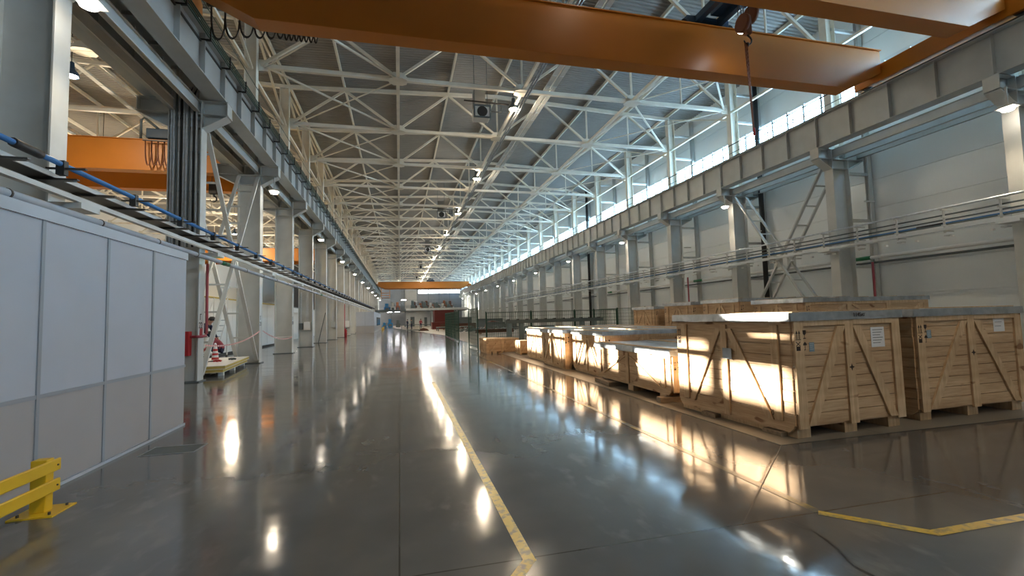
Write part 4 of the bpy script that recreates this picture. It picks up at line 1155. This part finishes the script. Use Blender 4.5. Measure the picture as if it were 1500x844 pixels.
# ------------------------------------------------------------------ people
def person(name, loc, rz, label, joints, mats=('navy', 'navy'), hair='black', helmet=None):
    """joints: dict of joint -> (x,y,z); one skinned body surface, colours by height zones"""
    J = joints
    root = empty(name, loc, label, 'person', None, rz)
    names = list(J); me = bpy.data.meshes.new('body'); idx = {k: i for i, k in enumerate(names)}
    R = dict(pelvis=.13, waist=.125, chest=.15, neck=.06, head=.095, crown=.08)
    vs = [Vector(J[k]) for k in names]; edges = []
    rad = []
    for k in names:
        b = k.split('_')[0]
        rad.append({'pelvis': .14, 'waist': .13, 'chest': .155, 'neck': .058, 'head': .10, 'crown': .075, 'shoulder': .075, 'elbow': .05, 'wrist': .034, 'palm': .036, 'hip': .10, 'knee': .065, 'ankle': .045, 'toe': .04}[b])
    def E_(a, b): edges.append((idx[a], idx[b]))
    for a, b in (('pelvis', 'waist'), ('waist', 'chest'), ('chest', 'neck'), ('neck', 'head'), ('head', 'crown')): E_(a, b)
    for s in 'lr':
        for a, b in (('chest', 'shoulder_' + s), ('shoulder_' + s, 'elbow_' + s), ('elbow_' + s, 'wrist_' + s), ('wrist_' + s, 'palm_' + s), ('pelvis', 'hip_' + s), ('hip_' + s, 'knee_' + s), ('knee_' + s, 'ankle_' + s), ('ankle_' + s, 'toe_' + s)): E_(a, b)
        p, w_ = Vector(J['palm_' + s]), Vector(J['wrist_' + s]); d = (p - w_).normalized(); side = d.cross(Vector((0, 1, .3))).normalized()
        for k in range(5):
            if k == 4: base, dr, ln = p - d * .03 + side * .03, (d + side * .9).normalized(), .05
            else: base, dr, ln = p + side * (.022 - .015 * k), d, (.072, .08, .075, .06)[k]
            i0 = len(vs); vs.append(base + dr * ln * .5); vs.append(base + dr * ln + Vector((0, .01, -.01))); rad += [.009, .008]
            edges.append((idx['palm_' + s], i0)); edges.append((i0, i0 + 1))
    me.from_pydata([tuple(v) for v in vs], edges, [])
    o = bpy.data.objects.new('body', me); COL.objects.link(o)
    md = o.modifiers.new('skin', 'SKIN'); md.use_smooth_shade = True
    for i, v in enumerate(me.skin_vertices[0].data): v.radius = (rad[i], rad[i]); v.use_root = i == idx['pelvis']
    sb = o.modifiers.new('sub', 'SUBSURF'); sb.levels = sb.render_levels = 1
    dg = bpy.context.evaluated_depsgraph_get(); m2 = bpy.data.meshes.new_from_object(o.evaluated_get(dg))
    o.modifiers.clear(); o.data = m2; m2.name = 'body'
    m2.materials.clear()
    for mm in (mats[0], mats[1], 'skin', 'black'): m2.materials.append(MAT[mm])
    nk = Vector(J['neck']); hd = Vector(J['head'])
    for p in m2.polygons:
        c = p.center; p.use_smooth = True
        best = min(names, key=lambda k: (Vector(J[k]) - c).length)
        b = best.split('_')[0]
        p.material_index = 2 if b in ('head', 'crown', 'palm', 'neck') else 3 if b in ('ankle', 'toe') else 1 if b in ('hip', 'knee', 'pelvis') else 0
    o.parent = root
    d = (hd - nk).normalized(); c = Vector(J['crown'])
    MB().lathe([(.001, .12), (.06, .115), (.105, .06), (.118, 0), (.112, -.03)], c=tuple(hd + d * .04), n=14).build('helmet' if helmet else 'hair', helmet or hair, root, smooth=True)
    f = Vector(J['head']) + Vector((0, -.1, .0))
    m = MB()
    m.prism([(-.013, -.02), (.013, -.02), (.0, .03)], 1, -.02, .0)
    for sx in (-.035, .035): m.box(sx - .012, sx + .012, -.006, .004, .025, .035)
    m.box(-.022, .022, -.005, .004, -.05, -.043)
    q = m.build('face_features', 'hook_brown', root); q.location = f
    for sx in (-.1, .1): MB().box(-.012, .012, -.02, .02, -.03, .03).build('ear', 'skin', root, bevel=.006).location = hd + Vector((sx, 0, 0))
    return root
STAND = dict(pelvis=(0, 0, .95), waist=(0, 0, 1.12), chest=(0, -.02, 1.35), neck=(0, -.02, 1.52), head=(0, -.04, 1.64), crown=(0, -.03, 1.73),
             shoulder_l=(-.2, 0, 1.42), elbow_l=(-.26, -.02, 1.14), wrist_l=(-.24, -.16, .94), palm_l=(-.24, -.2, .87), shoulder_r=(.2, 0, 1.42), elbow_r=(.27, -.02, 1.14), wrist_r=(.22, -.22, 1.02), palm_r=(.2, -.29, 1.0),
             hip_l=(-.1, 0, .9), knee_l=(-.11, -.03, .5), ankle_l=(-.12, .02, .1), toe_l=(-.13, -.13, .04), hip_r=(.1, 0, .9), knee_r=(.12, -.02, .5), ankle_r=(.13, .02, .1), toe_r=(.15, -.13, .04))
BEND = dict(STAND); BEND.update(waist=(0, -.10, 1.10), chest=(0, -.27, 1.26), neck=(0, -.40, 1.36), head=(0, -.47, 1.45), crown=(0, -.50, 1.54), shoulder_l=(-.2, -.30, 1.30), shoulder_r=(.2, -.30, 1.30),
            elbow_l=(-.24, -.42, 1.05), wrist_l=(-.18, -.56, .88), palm_l=(-.15, -.62, .82), elbow_r=(.24, -.42, 1.05), wrist_r=(.18, -.56, .88), palm_r=(.15, -.62, .82))
CROUCH = dict(pelvis=(0, .12, .32), waist=(0, .06, .48), chest=(0, -.08, .68), neck=(0, -.2, .82), head=(0, -.28, .92), crown=(0, -.32, 1.0),
              shoulder_l=(-.19, -.1, .74), elbow_l=(-.26, -.28, .55), wrist_l=(-.18, -.45, .42), palm_l=(-.16, -.5, .36), shoulder_r=(.19, -.1, .74), elbow_r=(.26, -.28, .55), wrist_r=(.18, -.45, .42), palm_r=(.16, -.5, .36),
              hip_l=(-.11, .08, .32), knee_l=(-.2, -.3, .48), ankle_l=(-.16, -.02, .1), toe_l=(-.17, -.17, .04), hip_r=(.11, .08, .32), knee_r=(.2, -.3, .48), ankle_r=(.16, -.02, .1), toe_r=(.17, -.17, .04))
person('person', (-6.92, 18.3, .35), math.radians(80), 'worker in navy overalls and dark cap bending over half hidden by the first full column', {k: (v[0], v[1], v[2] - 0.0) for k, v in BEND.items()})
person('person', (-6.55, 19.3, .35), math.radians(-70), 'worker with dark hair crouching over the white panels beside the striped cone', CROUCH, ('pipe_red', 'navy'))
person('person', (1.25, 80.5, 0), math.radians(60), 'person in dark blue workwear standing far down the hall, facing a colleague', STAND)
person('person', (1.95, 79.6, 0), math.radians(-70), 'person in navy workwear standing beside the first far worker', STAND, ('machine_grey', 'navy'))
person('person', (3.5, 80.5, 0), math.radians(20), 'person in reddish jacket standing alone far down the hall', STAND, ('pipe_red', 'navy'))

# ------------------------------------------------------------------ far end
mz = empty('mezzanine', (4.5, 116, 0), 'grey steel mezzanine with railing across the far end of the hall', 'mezzanine')
MB().box(-10.3, 12.5, 0, 25, 3.85, 3.95).box(-10.3, -3.0, -.08, 0, 3.7, 4.25).build('deck', 'machine_grey', mz)
MB().box(-3, 12.5, -.12, -.02, 3.95, 4.5).build('fascia', 'grey_steel', mz)
m = MB()
for zz in (4.9, 5.2, 6.6): m.box(-10.3 if zz < 6 else -3.2, 12.5, -.03, .03, zz, zz + .05)
for k in range(16): m.box(-10.3 + k * 1.5, -10.25 + k * 1.5, -.03, .03, 3.9, 5.25 if k < 5 else 6.65 if k % 3 == 0 else 5.25)
m.build('railing', 'machine_grey', mz)
for x in (-9.5, -3.2, 3.0, 9.2): MB().box(x - .2, x + .2, 0, .3, 0, 3.85).build('post', 'end_wall', mz)
struct(MB().box(1.3, 6.6, 117.5, 117.7, 0, 3.8).box(6.6, 9.5, 121, 121.2, 0, 3.8).build('wall_under_mezzanine', 'grey_steel'))
for (x, w_, h_, lab) in ((2.6, .5, 2.4, 'dark'), (6.0, .35, 2.2, 'narrow dark')):
    o = MB().box(0, w_ * 2, -.05, 0, 0, h_).build('doorway_panel', 'machine_grey', loc=(x, 117.45, 0)); tag(o, '%s doorway panel in the white wall under the mezzanine' % lab, 'door')
def machine(loc, s, mat, label, cat='machine', seed=0, nm='machine'):
    r = random.Random(seed); e = empty(nm, loc, label, cat)
    w_, d_, h_ = s
    MB().box(-w_ / 2, w_ / 2, -d_ / 2, d_ / 2, 0, h_ * .55).build('base', mat, e, bevel=.03)
    MB().box(-w_ * .35, w_ * .2, -d_ * .3, d_ * .3, h_ * .55, h_).build('head', mat, e, bevel=.03)
    MB().tube([(w_ * .25, 0, h_ * .55), (w_ * .3, 0, h_ * .9), (w_ * .45, 0, h_ * .8)], .06, 8).build('pipe', 'machine_grey', e)
    MB().box(-w_ * .3, w_ * .3, -d_ / 2 - .02, -d_ / 2, h_ * .15, h_ * .4).build('hatch', 'machine_grey', e)
    return e
machine((-3.0, 117.5, 3.95), (1.5, 1.2, 1.9), 'blue_box', 'blue machine standing on the mezzanine beside the railing', seed=1)
rr_ = random.Random(5)
MC = [('grey_steel', 'grey'), ('hook_brown', 'brown'), ('machine_grey', 'dark grey'), ('trestle_paint', 'dark green'), ('rust', 'rusty'), ('galvanised', 'shiny')]
for k in range(24):
    x = -1.6 + k * 1.15 if k < 3 else 3.2 + (k - 3) * .5
    mt, cn2 = MC[k % 6]
    machine((x, 117.2 + (k % 3) * 1.2, 3.95), (1.1, .9, 1.3 + 1.3 * rr_.random()), mt, '%s machine part stored on the mezzanine, %s along its railing' % (cn2, ORD[k]), 'machine part', k, 'machine_part')
def container(loc, s, mat, label):
    c = empty('container', loc, label, 'container'); w_, d_, h_ = s
    m = MB(); n = int(w_ / .22)
    for k in range(n):
        x = k * w_ / n; m.box(x, x + w_ / n * .5, -.02, d_, .12, h_ - .1).box(x + w_ / n * .5, x + w_ / n, .02, d_, .12, h_ - .1)
    m.build('corrugated_side', mat, c)
    MB().box(-.03, w_ + .03, -.05, d_, 0, .12).box(-.03, w_ + .03, -.05, d_, h_ - .1, h_).box(-.06, .06, -.05, .06, 0, h_).box(w_ - .06, w_ + .06, -.05, .06, 0, h_).build('frame', mat, c)
container((6.2, 84, 0), (3.4, 5, 3.3), 'dark_red', 'dark red corrugated container beyond the mesh fence')
container((5.2, 76, 0), (3.6, 4, 1.15), 'dark_red', 'low dark red steel box before the taller container')
tag(MB().prism([(0, 0), (2.2, 0), (2.0, 1.0), (.9, 1.25), (.2, .8)], 1, 0, 2).build('scrap_pile', 'rust', loc=(12.3, 66, 0), bevel=.08), 'rusty brown heap of steel beside the windowed columns far off', 'scrap')
m = MB(); r = random.Random(9)
for k in range(70):
    x, y = r.uniform(0, 9), r.uniform(0, 9); m.bar((x, y, r.uniform(.05, .5)), (x + r.uniform(-1.5, 1.5), y + r.uniform(-1, 3), r.uniform(.05, .6)), .1, .1)
tag(m.build('steel_profiles', 'machine_grey', loc=(6.5, 50.5, 0)), 'low jumble of dark steel profiles lying beyond the mesh fence', 'steel', kind='stuff')
def bench(loc, w_, d_, h_, label):
    b = empty('work_table', loc, label, 'table')
    MB().box(0, w_, 0, d_, h_ - .1, h_).build('table_top', 'machine_grey', b)
    for x in (.1, w_ - .1):
        for y in (.1, d_ - .1): MB().box(x - .05, x + .05, y - .05, y + .05, 0, h_ - .1).build('leg', 'machine_grey', b)
bench((.2, 84, 0), 5.6, 2.5, .8, 'long low dark assembly table behind the far workers')
bench((-.4, 66, 0), 3.2, 2, .25, 'low dark steel platform on the aisle floor far ahead')
bench((5, 63.0, 0), 5, 3, .55, 'dark work table behind the four-panel mesh fence')
o = MB().prism([(0, 0), (1.6, 0), (1.3, .28), (.8, .42), (.3, .3)], 1, 0, 1.2).build('tarpaulin_bundle', 'rust', loc=(2.6, 68, 0), bevel=.08); tag(o, 'brown bundle lying on the floor before the far workers', 'bundle')
machine((-2.2, 112, 0), (1.2, 1, 2.0), 'blue_box', 'blue machine on the floor under the mezzanine', seed=31)
machine((-3.4, 110, 0), (1.0, 1, 1.2), 'blue_box', 'small dark blue machine under the mezzanine beside the booth', seed=32)
machine((-.4, 113, 0), (1.1, 1, 1.7), 'machine_grey', 'grey machine under the mezzanine beside the blue one', seed=33)
for k, (x, y, z) in enumerate(((-.6, 117, 3.67), (1.0, 117.4, 6.6), (-2.4, 116.6, 3.67), (11, 116.6, 3.67))):
    l = empty('strip_lamp', (x, y, z), 'short white strip lamp under the far mezzanine, %s of them' % ORD[k] if z < 5 else 'short white strip lamp hanging above the mezzanine', 'lamp')
    MB().box(-.55, .55, -.06, .06, 0, .12).build('tube', 'lamp_cool', l); MB().box(-.6, .6, -.08, .08, .12, .18).build('housing', 'cream_white', l)
    if z > 5: MB().box(-.5, -.48, -.01, .01, .18, 6.3).box(.48, .5, -.01, .01, .18, 6.3).build('hanger', 'black', l)

dup(tr1, (7.6, 117.5, 11.15), 'tiny dark hoist trolley on the distant orange crane')
for k, (x, y, l_, h_, mt, lab) in enumerate(((6.0, 70.5, 5.5, .8, 'rust', 'rusty brown'), (12.0, 64.5, 4.5, .9, 'machine_grey', 'dark grey'), (7.5, 46.5, 4.0, .35, 'rust', 'low rusty'), (11.5, 43.5, 3.5, .6, 'trestle_paint', 'blue-grey'), (12.5, 76, 4.5, 1.4, 'machine_grey', 'tall dark grey'), (9.8, 90, 4.0, 1.8, 'machine_grey', 'far dark grey'))):
    e = empty('steel_beam', (x, y, 0), '%s steel beam section lying on blocks between the mesh fence and the windowed columns' % lab, 'steel beam')
    MB().box(0, l_, -.2, .2, .12, .16).box(0, l_, -.2, .2, .08 + h_, .12 + h_).box(0, l_, -.02, .02, .16, .08 + h_).build('profile', mt, e)
    for xx in (.4, l_ - .6): MB().box(xx, xx + .2, -.3, .3, 0, .12).build('block', 'wood_old', e)
